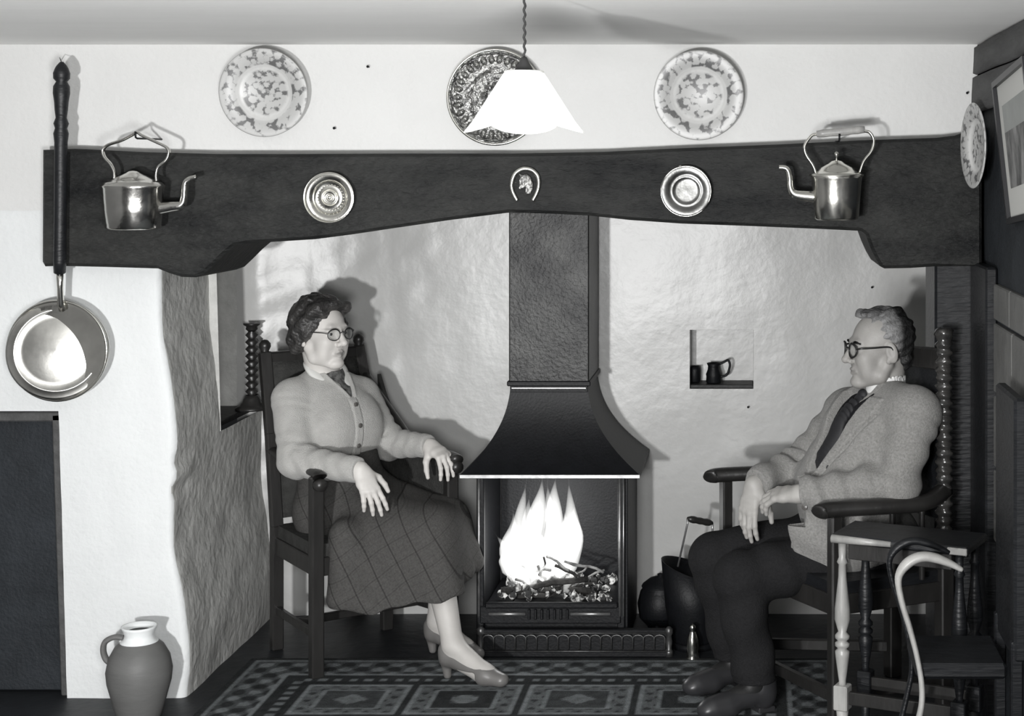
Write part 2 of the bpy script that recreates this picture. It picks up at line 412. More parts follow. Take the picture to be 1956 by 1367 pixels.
def f_left(u, v):
    P = np.stack([u, np.zeros_like(u), v], 1); P[:, 1] = .004 * wob(P, 7.); return P
V2, F2 = grid(with_pts(XL, float(door_x(.913)), .05), with_pts(.913, 1.56, .05), f_left)
# recess lining
xo = float(edge_x(1.0)); xi = -2.12
def quad(a, b, c, d): return np.array([a, b, c, d], float), [[0, 1, 2, 3]]
lin = []
us = with_pts(xi, xo + .05, .03); 
def f_jamb(u, v):
    P = np.stack([u, np.full_like(u, RY1), v], 1); P[:, 1] += .006 * wob(P, 9.); P[:, 0] = np.minimum(P[:, 0], edge_x(v) - .004); return P
lin.append(grid(us, with_pts(RZ0, RZ1, .03), f_jamb))
lin.append(quad((xi, RY0, RZ0), (xi, RY1, RZ0), (xi, RY1, RZ1), (xi, RY0, RZ1)))
lin.append(quad((xi, RY0, RZ0), (xi, RY0, RZ1), (xo, RY0, RZ1), (xo + .02, RY0, RZ0)))
lin.append(quad((xi, RY0, RZ1), (xi, RY1, RZ1), (xo, RY1, RZ1), (xo, RY0, RZ1)))
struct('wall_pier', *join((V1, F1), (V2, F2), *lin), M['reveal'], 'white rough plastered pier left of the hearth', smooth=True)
# same wash all round; the reveal's darker copy carries its grazing shade as colour
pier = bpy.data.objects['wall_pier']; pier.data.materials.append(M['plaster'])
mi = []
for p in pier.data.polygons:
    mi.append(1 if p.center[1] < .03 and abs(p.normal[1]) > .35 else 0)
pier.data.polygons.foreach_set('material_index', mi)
# dark low opening: jamb boards and a dark door set back
d = thing('cupboard_door', (-2.5, .05, 0), 'low dark door set in the white pier at far left', 'door')
obj('panel', *rbox((-2.60, .075, .45), (.378, .015, .445), None, .004), M['dark_wall'], d, False)
j = obj('jamb', *join(bar((-2.192, .045, 0), (-2.222, .045, .90), .03, .05, (0, 1, 0), .004), bar((-2.205, .045, .892), (-3.0, .045, .892), .05, .03, (0, 0, 1), .004)), M['grey_timber'], d, False)

# back wall of the hearth with its little square niche
NX0, NX1, NZ0, NZ1 = -.233, .008, .853, 1.076
def f_back(u, v):
    P = np.stack([u, np.full_like(u, .95), v], 1)
    near = np.clip(np.minimum.reduce([np.abs(u - NX0), np.abs(u - NX1), np.abs(v - NZ0), np.abs(v - NZ1)]) / .03, 0, 1)
    P[:, 1] += .006 * wob(P, 4.) + .0012 * wob(P, 12.)
    P[:, 1] -= .06 * np.clip((-1.45 - u) / .4, 0, 1) ** 2
    P[:, 1] += (.0022 * wob(P, 22.) + .0016 * wob(P + 3., 37.)) * np.clip((-1.05 - u) / .3, 0, 1)
    return P
V, F = grid(with_pts(-1.93, .74, .022, (NX0, NX1)), with_pts(0, 1.75, .022, (NZ0, NZ1)), f_back, keep=lambda u, v: not (NX0 < u < NX1 and NZ0 < v < NZ1))
y0, y1 = .945, 1.08
n1 = [quad((NX0, y0, NZ0), (NX0, y1, NZ0), (NX0, y1, NZ1), (NX0, y0, NZ1)), quad((NX1, y0, NZ0), (NX1, y0, NZ1), (NX1, y1, NZ1), (NX1, y1, NZ0)),
      quad((NX0, y0, NZ1), (NX0, y1, NZ1), (NX1, y1, NZ1), (NX1, y0, NZ1)), quad((NX0, y1, NZ0), (NX1, y1, NZ0), (NX1, y1, NZ1), (NX0, y1, NZ1)),
      quad((NX0, y0, NZ0), (NX1, y0, NZ0), (NX1, y1, NZ0), (NX0, y1, NZ0))]
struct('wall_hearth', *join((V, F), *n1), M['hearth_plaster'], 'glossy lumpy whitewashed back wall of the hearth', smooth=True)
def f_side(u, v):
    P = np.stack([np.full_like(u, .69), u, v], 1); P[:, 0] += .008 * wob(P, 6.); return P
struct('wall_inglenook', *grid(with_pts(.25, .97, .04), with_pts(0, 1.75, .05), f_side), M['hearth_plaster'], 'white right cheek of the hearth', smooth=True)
o = obj('niche_floor', *rbox(((NX0 + NX1) / 2, 1.012, NZ0 + .008), ((NX1 - NX0) / 2 - .002, .062, .007), None, .002), M['candle_sill'], None, False)
tag(o, 'black board lining the floor of the square wall niche', 'board')
o = obj('trim_1', *rbox(((xi + xo) / 2 - .01, (RY0 + RY1) / 2, RZ0 + .006), ((xo - xi) / 2 - .012, (RY1 - RY0) / 2 - .004, .010), None, .003), M['candle_sill'], None, False)
tag(o, 'dark sill board of the recess holding the candlestick', None, None, 'structure')

# right wall, its grey wall plate, dark post and painted blocks
def f_right(u, v):
    P = np.stack([np.full_like(u, XR), u, v], 1); P[:, 0] += .004 * wob(P, 8.); return P
V, F = grid(with_pts(YR, .3, .15), with_pts(0, ZC, .08), f_right)
F = [f[::-1] for f in F]
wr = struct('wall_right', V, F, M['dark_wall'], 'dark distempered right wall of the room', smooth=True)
# boards of the grey wall plate under the ceiling
zz = 1.868
for i, h in enumerate((.115, .095)):
    pts = []
    us = with_pts(-3.0, .02, .06)
    def f_b(u, v, h=h, z0=zz):
        P = np.stack([np.full_like(u, .703), u, z0 + v * (h - .004)], 1); P[:, 0] += .006 * wob(P, 9.) + .012 * (np.abs(v - .5) > .49); P[:, 2] += .008 * wob(P * [0, 1, 0] + i, 6.) * (v < .5) * (i == 0)
        P[:, 1] += (P[:, 1] > -.03) * .01 * wob(P, 40.)
        return P
    Vb, Fb = grid(us, [0, .05, .5, .95, 1], f_b)
    Vx, Fx = box((.712, -3.0, zz + .004), (.735, .0, zz + h - .008))
    obj('plank', *join((Vb, [f[::-1] for f in Fb]), (Vx, Fx)), M['grey_timber'], wr)
    zz += h
# painted blocks low on the right wall
for r_, (z0, z1) in enumerate(((1.235, 1.345), (1.02, 1.23), (.80, 1.015), (.58, .795))):
    offs = (-.335, -.62, -.93, -1.25, -1.6) if r_ % 2 == 0 else (-.335, -.66, -1.0, -1.35, -1.7)
    for a, b in zip(offs, offs[1:]):
        obj('block', *rbox((XR - .004, (a + b) / 2, (z0 + z1) / 2), (.012, (a - b) / 2 - .003, (z1 - z0) / 2 - .003), None, .004), M['grey_block'], wr, False)
# dark timber posts at the right end of the beam
struct('trim_2', *rbox((.665, .14, .70), (.08, .135, .70), None, .008), M['dark_wood'], 'dark oak post carrying the right end of the beam', smooth=False)
struct('trim_3', *rbox((.715, -.165, .695), (.018, .162, .695), None, .006), M['dark_wood'], 'dark timber panel beside the post on the right wall', smooth=False)

# the great beam
top = [(80, 286), (140, 284), (260, 290), (420, 294), (560, 294), (760, 293), (980, 293), (1150, 290), (1300, 283), (1480, 276), (1640, 268), (1790, 263), (1830, 258), (1876, 240)]
bot = [(1876, 508), (1783, 509), (1740, 512), (1690, 513), (1682, 509), (1672, 492), (1662, 470), (1654, 448), (1645, 441), (1560, 437), (1440, 432), (1300, 427), (1200, 420), (1128, 412), (1050, 408), (972, 406), (860, 420), (750, 436), (670, 448), (600, 457), (520, 462), (470, 465), (446, 470), (425, 488), (405, 508), (388, 524), (372, 530), (345, 529), (322, 522), (300, 513), (200, 510), (110, 508), (84, 509), (79, 500)]
poly = [PX(a, b, -.1)[[0, 2]] for a, b in top + bot]
bm = obj('oak_beam', *prism(poly, -.1, .30, .010), M['beam'], None, True, None, 40)
tag(bm, 'massive black oak beam spanning the hearth, cambered underneath', 'beam')

# rug
RX0, RX1, RV0, RV1 = -1.72, .30, -1.5, .40
def rugcol(u, v):
    W = RX1 - RX0; e = np.minimum(np.minimum(u, v), W - u)
    c = np.full(u.shape, .10)
    lo, mid, hi = .040, .125, .26
    q = np.where(np.minimum(u, W - u) < v, v, u)
    m = np.sin(q * 2 * pi / .11) * np.sin(e * 2 * pi / .10)
    c = np.where(e < .03, lo, c); c = np.where((e >= .03) & (e < .045), hi * .8, c)
    z = (e >= .045) & (e < .17); c = np.where(z, np.where(m > .35, hi * .9, np.where(m < -.25, lo, mid * .8)), c)
    c = np.where((e >= .17) & (e < .185), hi, c); c = np.where((e >= .185) & (e < .225), lo, c)
    z = (e >= .225) & (e < .25); c = np.where(z, np.where(np.sin(q * 2 * pi / .05) > 0, hi * .8, lo), c)
    c = np.where((e >= .25) & (e < .27), lo * .8, c)
    f = e >= .27
    a = np.abs(((u - .27) / .36) % 1 - .5); b = np.abs(((v - .27) / .30) % 1 - .5)
    dd = np.maximum(a, b)
    fc = np.where(dd > .46, lo, np.where(dd > .42, hi, np.where(dd > .30, mid * 1.25, np.where(dd > .27, hi * .9, np.where(a + b < .16, hi * .8, mid * .6)))))
    blk = ((np.floor((u - .27) / .36) + np.floor((v - .27) / .30)) % 2 > .5) & (dd < .27) & (dd > .12)
    fc = np.where(blk, lo, fc)
    mot = np.sin(u * 2 * pi / .06) * np.sin(v * 2 * pi / .07)
    fc = np.where((dd > .30) & (dd < .42) & (mot > .5), lo * 1.3, fc)
    c = np.where(f, fc, c)
    return c
uu = np.arange(RX0, RX1 + .001, .0075); vv = np.arange(RV0, RV1 + .001, .0085)
def f_rug(u, v):
    P = np.stack([u, v, np.full_like(u, .004)], 1); P[:, 2] += .0006 * wob(P, 14.)
    e = np.minimum(np.minimum(u - RX0, RX1 - u), np.minimum(v - RV0, RV1 - v)); P[:, 2] = np.where(e < 1e-4, .001, P[:, 2]); return P
Vr, Fr = grid(uu, vv, f_rug)
rug = obj('patterned_rug', Vr, Fr, M['rug'])
g = rugcol(Vr[:, 0] - RX0, RV1 - Vr[:, 1]); colattr(rug, np.stack([g * .93, g, g * 1.03], 1))
tag(rug, 'large worn patterned rug under the chairs before the hearth', 'rug')
# ================================================================== HOOD, FIRE, FENDER
hood = thing('fire_hood', (-.71, .70, 0), 'black iron fire hood with square flue over the open fire', 'fireplace')
fl = PX(972, 0, .56)[0], PX(1125, 0, .56)[0]
zf = PX(0, 730, .56)[2]
obj('flue', *rbox(((fl[0] + fl[1]) / 2, .73, (zf + 1.75) / 2), ((fl[1] - fl[0]) / 2, .17, (1.75 - zf) / 2), None, .004), M['flue'], hood, False)
for k in range(4):   # rivet strip down the right corner
    pass
obj('collar', *join(rbox(((fl[0] + fl[1]) / 2, .73, zf - .004), ((fl[1] - fl[0]) / 2 + .006, .178, .009), None, .003),
                    rbox(((fl[0] + fl[1]) / 2, .73, zf - .024), ((fl[1] - fl[0]) / 2 - .004, .170, .012), None, .002)), M['iron'], hood, False)
obj('collar_bead', *bar((fl[0] + .01, .558, zf - .020), (fl[1] - .01, .558, zf - .020), .006, .005, b=.001), M['edge_iron'], hood, False)
hx0, hx1 = PX(880, 0, .42)[0], PX(1221, 0, .42)[0]; zh = PX(0, 906, .42)[2]; zt = zf - .03
n = 22; V = []; F = []
for i in range(n + 1):
    t = i / n; z = zt + (zh - zt) * t
    k = .78 * t ** 2.3 + .22 * t
    # concave flare
    xa = fl[0] + .004 + (hx0 - fl[0] - .004) * k; xb = fl[1] - .004 + (hx1 - fl[1] + .004) * k; ya = .562 + (.42 - .562) * k
    V += [(xa, ya, z), (xb, ya, z), (xb, .92, z), (xa, .92, z)]
for i in range(n):
    for k in range(4):
        a = i * 4 + k; b = i * 4 + (k + 1) % 4; F.append([a, a + 4, b + 4, b])
obj('canopy', V, F, M['iron'], hood, True, None, 40)
obj('rim', *rbox(((hx0 + hx1) / 2, .67, zh - .006), ((hx1 - hx0) / 2 + .003, .253, .007), None, .003), M['iron'], hood, False)
obj('rim_edge', *bar((hx0 - .003, .415, zh - .006), (hx1 + .003, .415, zh - .006), .005, .013, b=.002), M['edge_iron'], hood, False)
jx0, jx1 = PX(917, 0, .46)[0], PX(1186, 0, .46)[0]
zj = zh - .013
for s, x in ((1, jx0), (-1, jx1)):
    obj('jamb', *rbox((x, .475, (zj + .06) / 2), (.013, .012, (zj - .06) / 2 + .03), None, .003), M['iron'], hood, False)
    obj('jamb_bead', *tube([(x - .004, .460, .13), (x - .004, .460, zj)], .0045, 8), M['edge_iron'], hood)
obj('jamb_bead', *tube([(jx1 + .009, .461, .13), (jx1 + .009, .461, zj)], .0028, 8), M['edge_iron'], hood)
obj('cheek', *rbox((jx0 - .006, .69, .33), (.008, .205, .32), None, .002), M['iron'], hood, False)
obj('cheek', *rbox((jx1 + .014, .69, .33), (.008, .205, .32), None, .002), M['iron'], hood, False)
obj('back_plate', *rbox(((jx0 + jx1) / 2 + .004, .905, .33), ((jx1 - jx0) / 2, .012, .32), None, .002), M['iron'], hood, False)
gz = PX(0, 1146, .48)[2]
obj('hearth_box', *rbox(((jx0 + jx1) / 2 + .004, .69, gz / 2 - .012), ((jx1 - jx0) / 2 - .004, .20, gz / 2 - .014), None, .004), M['iron'], hood, False)
obj('front_bar', *rbox(((jx0 + jx1) / 2 + .004, .462, gz - .012), ((jx1 - jx0) / 2 - .014, .010, .010), None, .004), M['iron'], hood, False)
zb = PX(0, 1172, .45)[2]
bx = [PX(934, 0, .45)[0], PX(1004, 0, .45)[0], PX(1090, 0, .45)[0], PX(1166, 0, .45)[0]]
obj('ash_bar', *tube([(bx[0], .448, zb), (bx[1], .448, zb)], .006, 8), M['edge_iron'], hood)
obj('ash_bar', *tube([(bx[2], .448, zb), (bx[3], .448, zb)], .006, 8), M['edge_iron'], hood)
obj('ash_plate', *rbox(((jx0 + jx1) / 2, .468, zb - .006), ((jx1 - jx0) / 2, .012, .030), None, .003), M['iron'], hood, False)
for k in range(7):
    x = bx[1] + .012 + k * (bx[2] - bx[1] - .024) / 6
    obj('vent_rib', *rbox((x, .452, zb - .002), (.0045, .006, .018), None, .003), M['iron'], hood, False)

fen = thing('fender', (PX(1100, 0, .45)[0], .45, 0), 'low black cast fender with a row of small arches before the fire', 'fender')
fx0, fx1 = PX(916, 0, .43)[0], PX(1280, 0, .43)[0]
obj('top_rail', *rbox(((fx0 + fx1) / 2, .436, .088), ((fx1 - fx0) / 2, .012, .006), None, .003), M['iron'], fen, False)
obj('rail_bead', *tube([(fx0, .423, .082), (fx1, .423, .082)], .0022, 6), M['cast_edge'], fen)
obj('bottom_rail', *rbox(((fx0 + fx1) / 2, .434, .010), ((fx1 - fx0) / 2, .014, .010), None, .003), M['iron'], fen, False)
obj('rail_bead', *tube([(fx0, .419, .021), (fx1, .419, .021)], .0022, 6), M['cast_edge'], fen)
obj('back_sheet', *rbox(((fx0 + fx1) / 2, .442, .05), ((fx1 - fx0) / 2 - .002, .003, .034), None, .001), M['iron'], fen, False)
na = 17; st = (fx1 - fx0 - .03) / na
arch = None
for k in range(na):
    x = fx0 + .012 + st * (k + .5)
    hw = st / 2
    p = [(x - hw, .428, .024), (x - hw, .427, .062)] + [(x - hw * cos(a), .427, .062 + .013 * sin(a)) for a in np.linspace(.5, pi - .5, 5)] + [(x + hw, .427, .062), (x + hw, .428, .024)]
    if arch is None:
        arch = obj('arch', *tube(np.array(p), .0030, 6), M['cast_edge'], fen, True, (x, .428, .05)); a0 = x
    else:
        c = arch.copy(); COL.objects.link(c); c.parent = fen; c.location = Vector(arch.location) + Vector((x - a0, 0, 0)); c.name = 'arch'; ORG[c.name] = tuple(c.location)
for x in (fx0 + .004, fx1 - .004):
    obj('end_post', *lathe([(0, 0), (.014, 0), (.014, .018), (.009, .026), (.012, .05), (.009, .072), (.014, .08), (.014, .094), (.006, .102), (0, .104)], 14, (x, .432, 0)), M['cast_edge'], fen)

# the fire
fire = thing('fire', (-.76, .64, gz - .02), 'bright flames rising from sticks in the hood', 'fire')
def flame_tongue(px0, px1, pyt, y, seed, pyb=1120, w0=1.):
    b = PX(px0, pyb, y); t = PX(px1, pyt, y + .04); rr = np.random.RandomState(seed); ph = rr.uniform(0, 6.3, 4)
    m = 16; P = []; r = []
    for i in range(m):
        s = i / (m - 1); p = b + (t - b) * s
        p = p + np.array([.012 * sin(5 * s + ph[0]), .008 * sin(4 * s + ph[1]), 0]) * (s > 0)
        P.append(p); r.append(max(.0008, w0 * .030 * (sin(pi * min(1, s * .95 + .16)) ** .8) * (1 - s ** 3) * (1 + .18 * sin(9 * s + ph[2]))))
    return tube(P, r, 10)
T = [(985, 972, 962, .60, 1.25, 1105), (992, 1000, 905, .64, 1.3, 1112), (1003, 985, 985, .56, 1.2, 1130), (1020, 1030, 890, .68, 1.5, 1105), (1046, 1052, 905, .60, 1.35, 1100),
     (1062, 1064, 890, .70, 1.5, 1100), (1078, 1092, 900, .66, 1.4, 1095), (1084, 1106, 950, .60, 1.2, 1090), (975, 950, 1015, .56, 1.1, 1095), (1008, 1014, 1040, .53, .8, 1135), (1086, 1080, 1070, .53, .5, 1130), (1035, 1022, 970, .58, 1.2, 1110),
     (1010, 1016, 930, .66, 1.2, 1105), (1072, 1078, 960, .58, 1.2, 1100)]
for i, (a, b, tpy, y, w0, pb) in enumerate(T):
    obj('flame', *flame_tongue(a, b, tpy, y, i, pb, w0), M['flame'], fire)
# ember bed: crumbly coals, uncountable
eb = []
for i in range(150):
    x = rng.uniform(jx0 + .05, jx1 - .04); y = rng.uniform(.50, .84); z = gz - .012 + .05 * max(0, 1 - ((x + .77) / .17) ** 2) * rng.uniform(.2, 1)
    r = rng.uniform(.008, .018)
    Vv, Fv = lathe([(0, -1), (.7, -.6), (1, .1), (.6, .75), (0, 1)], 6); Vv = (Vv * (1 + .25 * rng.normal(size=Vv.shape))) * r
    eb.append((Vv + np.array([x, y, z]), Fv))
o = obj('embers', *join(*eb), M['ember'], fire, False); o['kind'] = 'stuff'
def stick(a, b, r, m, label, group, seed):
    rr = np.random.RandomState(seed); a = np.array(a); b = np.array(b)
    P = [a + (b - a) * t + rr.normal(size=3) * .004 for t in np.linspace(0, 1, 6)]
    o = obj('log' if r > .009 else 'twig', *tube(P, [r * q for q in rr.uniform(.8, 1.15, 6)], 7), m)
    return tag(o, label, 'firewood', group)
for i in range(6):
    a = PX(rng.uniform(945, 1010), rng.uniform(1118, 1136), .52 + .02 * i); b = PX(rng.uniform(1080, 1150), rng.uniform(1100, 1136), .54 + .03 * i)
    stick(a, b, .011, M['log'], 'charred log lying low in the burning fire', 'charred logs in the fire', i)
for i in range(16):
    c = PX(rng.uniform(985, 1120), rng.uniform(1075, 1125), rng.uniform(.50, .6)); dv = np.array([rng.uniform(-.07, .07), rng.uniform(-.03, .03), rng.uniform(.0, .05)])
    stick(c - dv, c + dv, rng.uniform(.0035, .0065), M['ash_stick'] if i % 3 else M['log'], 'thin twig glowing among the flames', 'burning twigs in the fire', 20 + i)
l = bpy.data.lights.new('fire_glow', 'POINT'); l.energy = 2.2; l.shadow_soft_size = .07
o = bpy.data.objects.new('fire_glow', l); COL.objects.link(o); o.location = (-.76, .60, .42)

# ------------------------------------------------------------------ pendant lamp
y = -1.6; top_ = PX(1002, 6, y); cap = PX(1001, 132, y)
lamp = thing('pendant_lamp', tuple(PX(1001, 132, y)), 'white handkerchief-shaped pendant lamp on a twisted dark flex', 'lamp')
cpts = [(top_[0] + .0016 * cos(i * 1.3), y + .0016 * sin(i * 1.3), cap[2] + .02 + (ZC - cap[2] - .02) * i / 40) for i in range(41)]
obj('flex', *tube(cpts, .0028, 6), M['cord'], lamp)
obj('ceiling_rose', *lathe([(0, -.016), (.02, -.016), (.036, -.006), (.04, 0), (0, 0)], 20, (top_[0], y, ZC)), M['ceiling'], lamp)
obj('lamp_cap', *lathe([(0, .026), (.006, .026), (.009, .018), (.016, .006), (.022, -.004), (.022, -.010), (0, -.010)], 18, cap), M['cord'], lamp)
ns, nr = 96, 22; V = []; F = []
zt_ = cap[2] - .006; H_ = .132
for layer in (0, 1):
    for i in range(nr + 1):
        t = i / nr
        for k in range(ns):
            a = 2 * pi * k / ns
            pk = abs(cos(2 * (a - .12))) ** .9                      # four corner folds: left, front, right, back
            L_ = .86 + .14 * pk
            r0 = .040 + .012 * t
            rr = .042 + (.084 * (.70 + .30 * pk)) * t
            z = zt_ - H_ * t * L_
            cur = max(0, t - .82) / .18
            rr += .004 * cur * pk
            if layer: rr -= .0025
            V.append((cap[0] + rr * cos(a), y + rr * sin(a), z))
off = (nr + 1) * ns
for i in range(nr):
    for k in range(ns):
        j = (k + 1) % ns
        F.append([i * ns + k, (i + 1) * ns + k, (i + 1) * ns + j, i * ns + j]); F.append([off + i * ns + j, off + (i + 1) * ns + j, off + (i + 1) * ns + k, off + i * ns + k])
for k in range(ns):
    j = (k + 1) % ns; F.append([nr * ns + k, off + nr * ns + k, off + nr * ns + j, nr * ns + j])
    F.append([k, j, off + j, off + k])
obj('lamp_shade', V, F, M['shade'], lamp)
obj('crown', *lathe([(.0, .001), (.043, 0), (.043, -.004), (0, -.004)], 32, (cap[0], y, zt_ + .002)), M['shade'], lamp)
bl = obj('bulb', *lathe([(.012, 0), (.013, -.02), (.024, -.045), (.026, -.06), (.018, -.078), (0, -.085)], 16, (cap[0], y, zt_ - .004)), M['bulb'], lamp)
l = bpy.data.lights.new('bulb_light', 'POINT'); l.energy = 5; l.shadow_soft_size = .03
o = bpy.data.objects.new('bulb_light', l); COL.objects.link(o); o.location = (cap[0], y, zt_ - .115)

# ------------------------------------------------------------------ plates and charger on the wall
def china(px, py, r, y, lab, seed, ax=FACE, cen=None):
    c = PX(px, py, y) if cen is None else np.array(cen)
    V, F = lathe([(0, .006), (.55 * r, .006), (.60 * r, .010), (.66 * r, .017), (r * .97, .026), (r, .0245), (r * .985, .021), (.64 * r, .008), (.55 * r, 0), (0, 0)], 64)
    o = obj('china_plate', V, F, china_mat('printed_china', seed, r))
    o.location = c; ORG[o.name] = tuple(c)
    A = np.array(ax, float); o.matrix_world = Matrix.Translation(Vector(c)) @ Matrix(A.T.tolist()).to_4x4()
    return tag(o, lab, 'plate')
def tilt(a, tw=0):
    f = unit((sin(tw), -cos(a), -sin(a))); x = unit(np.cross((0, 0, 1), f)) ; u = np.cross(f, x)
    return [x, u, f]
china(507, 176, .140, -.030, 'blue-grey printed plate hanging on the wall left of the lamp', 1.3, tilt(.12))
china(1335, 181, .142, -.030, 'blue-grey printed plate hanging on the wall right of the lamp', 5.1, tilt(.12))
o = china(0, 0, .130, 0, 'printed plate hung edge-on at the corner of the right wall', 9.7, [unit((.15, -.988, 0)), unit((.0, 0, 1)), unit((-.988, -.15, 0))], (.694, -.245, 1.68 + 47 / 630))

c = PX(948, 186, -.02)
ch = thing('brass_charger', tuple(c), 'large embossed brass charger on the wall partly hidden by the lamp shade', 'plate')
r = .153
obj('dish', *lathe([(0, .010), (.42 * r, .012), (.47 * r, .020), (.5 * r, .012), (.88 * r, .015), (.91 * r, .024), (.97 * r, .030), (r, .026), (r * .985, .018), (.5 * r, 0), (0, 0)], 72, c, FACE), M['brass_soft'], ch)
obj('rim_roll', *tube([c + np.array([r * .975 * cos(a), -.027, r * .975 * sin(a)]) for a in np.linspace(0, 2 * pi, 72, endpoint=False)], .0045, 8, True), M['brass'], ch)
lobe = None
for k in range(30):
    a = 2 * pi * k / 30; q = c + np.array([.78 * r * cos(a), -.017, .78 * r * sin(a)])
    X = np.array([cos(a), 0, sin(a)]); Y = np.array([-sin(a), 0, cos(a)])
    Vl, Fl = lathe([(0, -.004), (.011, -.001), (.012, .002), (.007, .0065), (0, .008)], 10); Vl = np.stack([Vl[:, 0] * 1.25, Vl[:, 1] * .82, Vl[:, 2]], 1) @ np.array([X, Y, [0, -1, 0]])
    if k == 0:
        lobe = obj('lobe', Vl + q, Fl, M['brass_soft'], ch, True, tuple(q))
    else:
        cc = lobe.copy(); COL.objects.link(cc); cc.parent = ch; cc.location = Vector(q - c); cc.rotation_euler = (0, -a, 0); cc.name = 'lobe'; ORG[cc.name] = tuple(cc.location)
for k in range(9):
    a = 2 * pi * k / 9 + .2; q = c + np.array([.25 * r * cos(a), -.012, .25 * r * sin(a)])
    obj('boss', *lathe([(0, -.004), (.013, 0), (.011, .006), (0, .010)], 9, q, FACE), M['brass_soft'], ch)

def brass_dish(px, py, r, lab, style):
    c = PX(px, py, -.106)
    if style == 0:
        pr = [(0, .020), (.05 * r, .021), (.10 * r, .016), (.13 * r, .010), (.20 * r, .012), (.24 * r, .017), (.29 * r, .012), (.34 * r, .006), (.60 * r, .006), (.66 * r, .012), (.70 * r, .020), (.98 * r, .026), (r, .024), (.97 * r, .018), (.66 * r, .003), (.5 * r, 0), (0, 0)]
        m = M['brass']
    else:
        pr = [(0, .008), (.40 * r, .007), (.52 * r, .008), (.56 * r, .014), (.60 * r, .010), (.70 * r, .016), (.97 * r, .030), (r, .027), (.97 * r, .02), (.66 * r, .003), (.5 * r, 0), (0, 0)]
        m = M['brass_dark']
    t = thing('brass_dish', tuple(c), lab, 'plate')
    obj('dish', *lathe(pr, 64, c, tilt(.03 if style == 0 else -.10, 0 if style == 0 else .06)), m, t)
    obj('rim_roll', *tube([c + np.array([r * .985 * cos(a), -.026, r * .985 * sin(a)]) for a in np.linspace(0, 2 * pi, 56, endpoint=False)], .0022, 6, True), M['brass'], t)
    if style == 0:
        for k in range(26):
            a = 2 * pi * k / 26; q = c + np.array([.5 * r * cos(a), -.006, .5 * r * sin(a)])
            obj('stud', *lathe([(0, -.001), (.003, 0), (.002, .002), (0, .003)], 6, q, FACE), M['brass'], t)
    else:
        q = PX(1300, 322, -.105); obj('hanging_loop', *tube([q + np.array([.007 * cos(a), -.004, .009 * sin(a)]) for a in np.linspace(0, 2 * pi, 14, endpoint=False)], .0022, 6, True), M['brass'], t)
brass_dish(632, 377, .0785, 'small ringed brass dish on the beam left of the horseshoe', 0)
brass_dish(1311, 365, .0785, 'small brass dish with dark plain centre on the beam right of the horseshoe', 1)

# horse brass: horseshoe with a horse's head
y = -.108; t = thing('horse_brass', tuple(PX(1003, 352, y)), 'brass horseshoe with a small horse head fixed to the middle of the beam', 'ornament')
hp = [(988, 384), (979, 366), (977, 350), (983, 333), (994, 324), (1004, 322), (1016, 325), (1026, 335), (1029, 350), (1026, 366), (1017, 384)]
P = catmull([PX(a, b, y) for a, b in hp], 5)
obj('horseshoe', *tube(P, [.0055 + .002 * sin(pi * i / (len(P) - 1)) for i in range(len(P))], 8, False, (0, 1, 0), .55), M['brass'], t)
hh = [(991, 345), (994, 336), (992, 332), (999, 334), (1006, 332), (1013, 338), (1018, 348), (1019, 360), (1014, 370), (1006, 372), (1003, 366), (1004, 358), (999, 360), (994, 363), (990, 360), (992, 354)]
obj('horse_head', *prism([PX(a, b, y)[[0, 2]] for a, b in hh], y - .007, y + .003, .003), M['brass_soft'], t, True, None, 30)

# ------------------------------------------------------------------ kettles
def kettle(px, pyb, pyt, y, r0, r1, sx, lab, side, prof_lid, handle, spout, knob, grip=None, m=None):
    b = PX(px, pyb, y); tz = PX(px, pyt, y)[2]; h = tz - b[2]
    t = thing('kettle', (b[0], y, b[2]), lab, 'kettle')
    pr = [(0, 0), (r0 * .9, 0), (r0, .006), (r0 + (r1 - r0) * .5, h * .5), (r1, h - .012), (r1 * 1.03, h - .006), (r1 * .99, h), (r1 * .55, h + .012), (0, h + .012)]
    obj('body', *lathe(pr, 48, b, None, sx, .82), m, t)
    obj('lid', *lathe([(q * r1, h + z) for q, z in prof_lid], 36, b, None, sx, .82), m, t)
    if knob: obj('knob', *lathe([(0, -.004), (.005, -.002), (.003, .008), (.007, .014), (.006, .022), (0, .026)], 12, b + np.array([0, 0, h + knob])), m, t)
    P = catmull([PX(a, q, y) for a, q in handle], 6)
    obj('handle', *tube(P, .0048, 8, False, (0, 1, 0), 1.9), m, t)
    P = catmull([PX(a, q, y) for a, q in spout], 6); nn = len(P)
    rs = [np.interp(i / (nn - 1), [0, .35, .7, .9, 1], [.019, .0125, .009, .008, .0075]) for i in range(nn)]
    V, F = tube(P, rs, 12); obj('spout', V, F, m, t)
    if grip:
        P = [PX(a, q, y) for a, q in grip]; P = [P[0] + (P[1] - P[0]) * s for s in np.linspace(0, 1, 8)]
        obj('grip', *tube(P, [.010, .0125, .0115, .013, .013, .0115, .0125, .010], 12), M['oak_pale'], t)
    return t
y = -.20
kettle(254, 438, 352, y, .083, .092, 1., 'copper kettle with pointed loop handle hanging on the left end of the beam', 1,
       [(.98, 0), (.93, .006), (.78, .008), (.70, .014), (.45, .026), (.25, .034), (.15, .040), (.0, .042)],
       [(218, 346), (219, 330), (212, 314), (200, 300), (197, 287), (206, 277), (232, 268), (252, 258), (262, 253), (272, 259), (296, 270), (318, 281), (323, 292), (318, 306), (304, 318), (299, 332), (300, 346)],
       [(304, 398), (325, 395), (345, 392), (351, 380), (352, 362), (354, 349), (362, 342), (375, 338)], None, None, M['copper'])
y = -.20
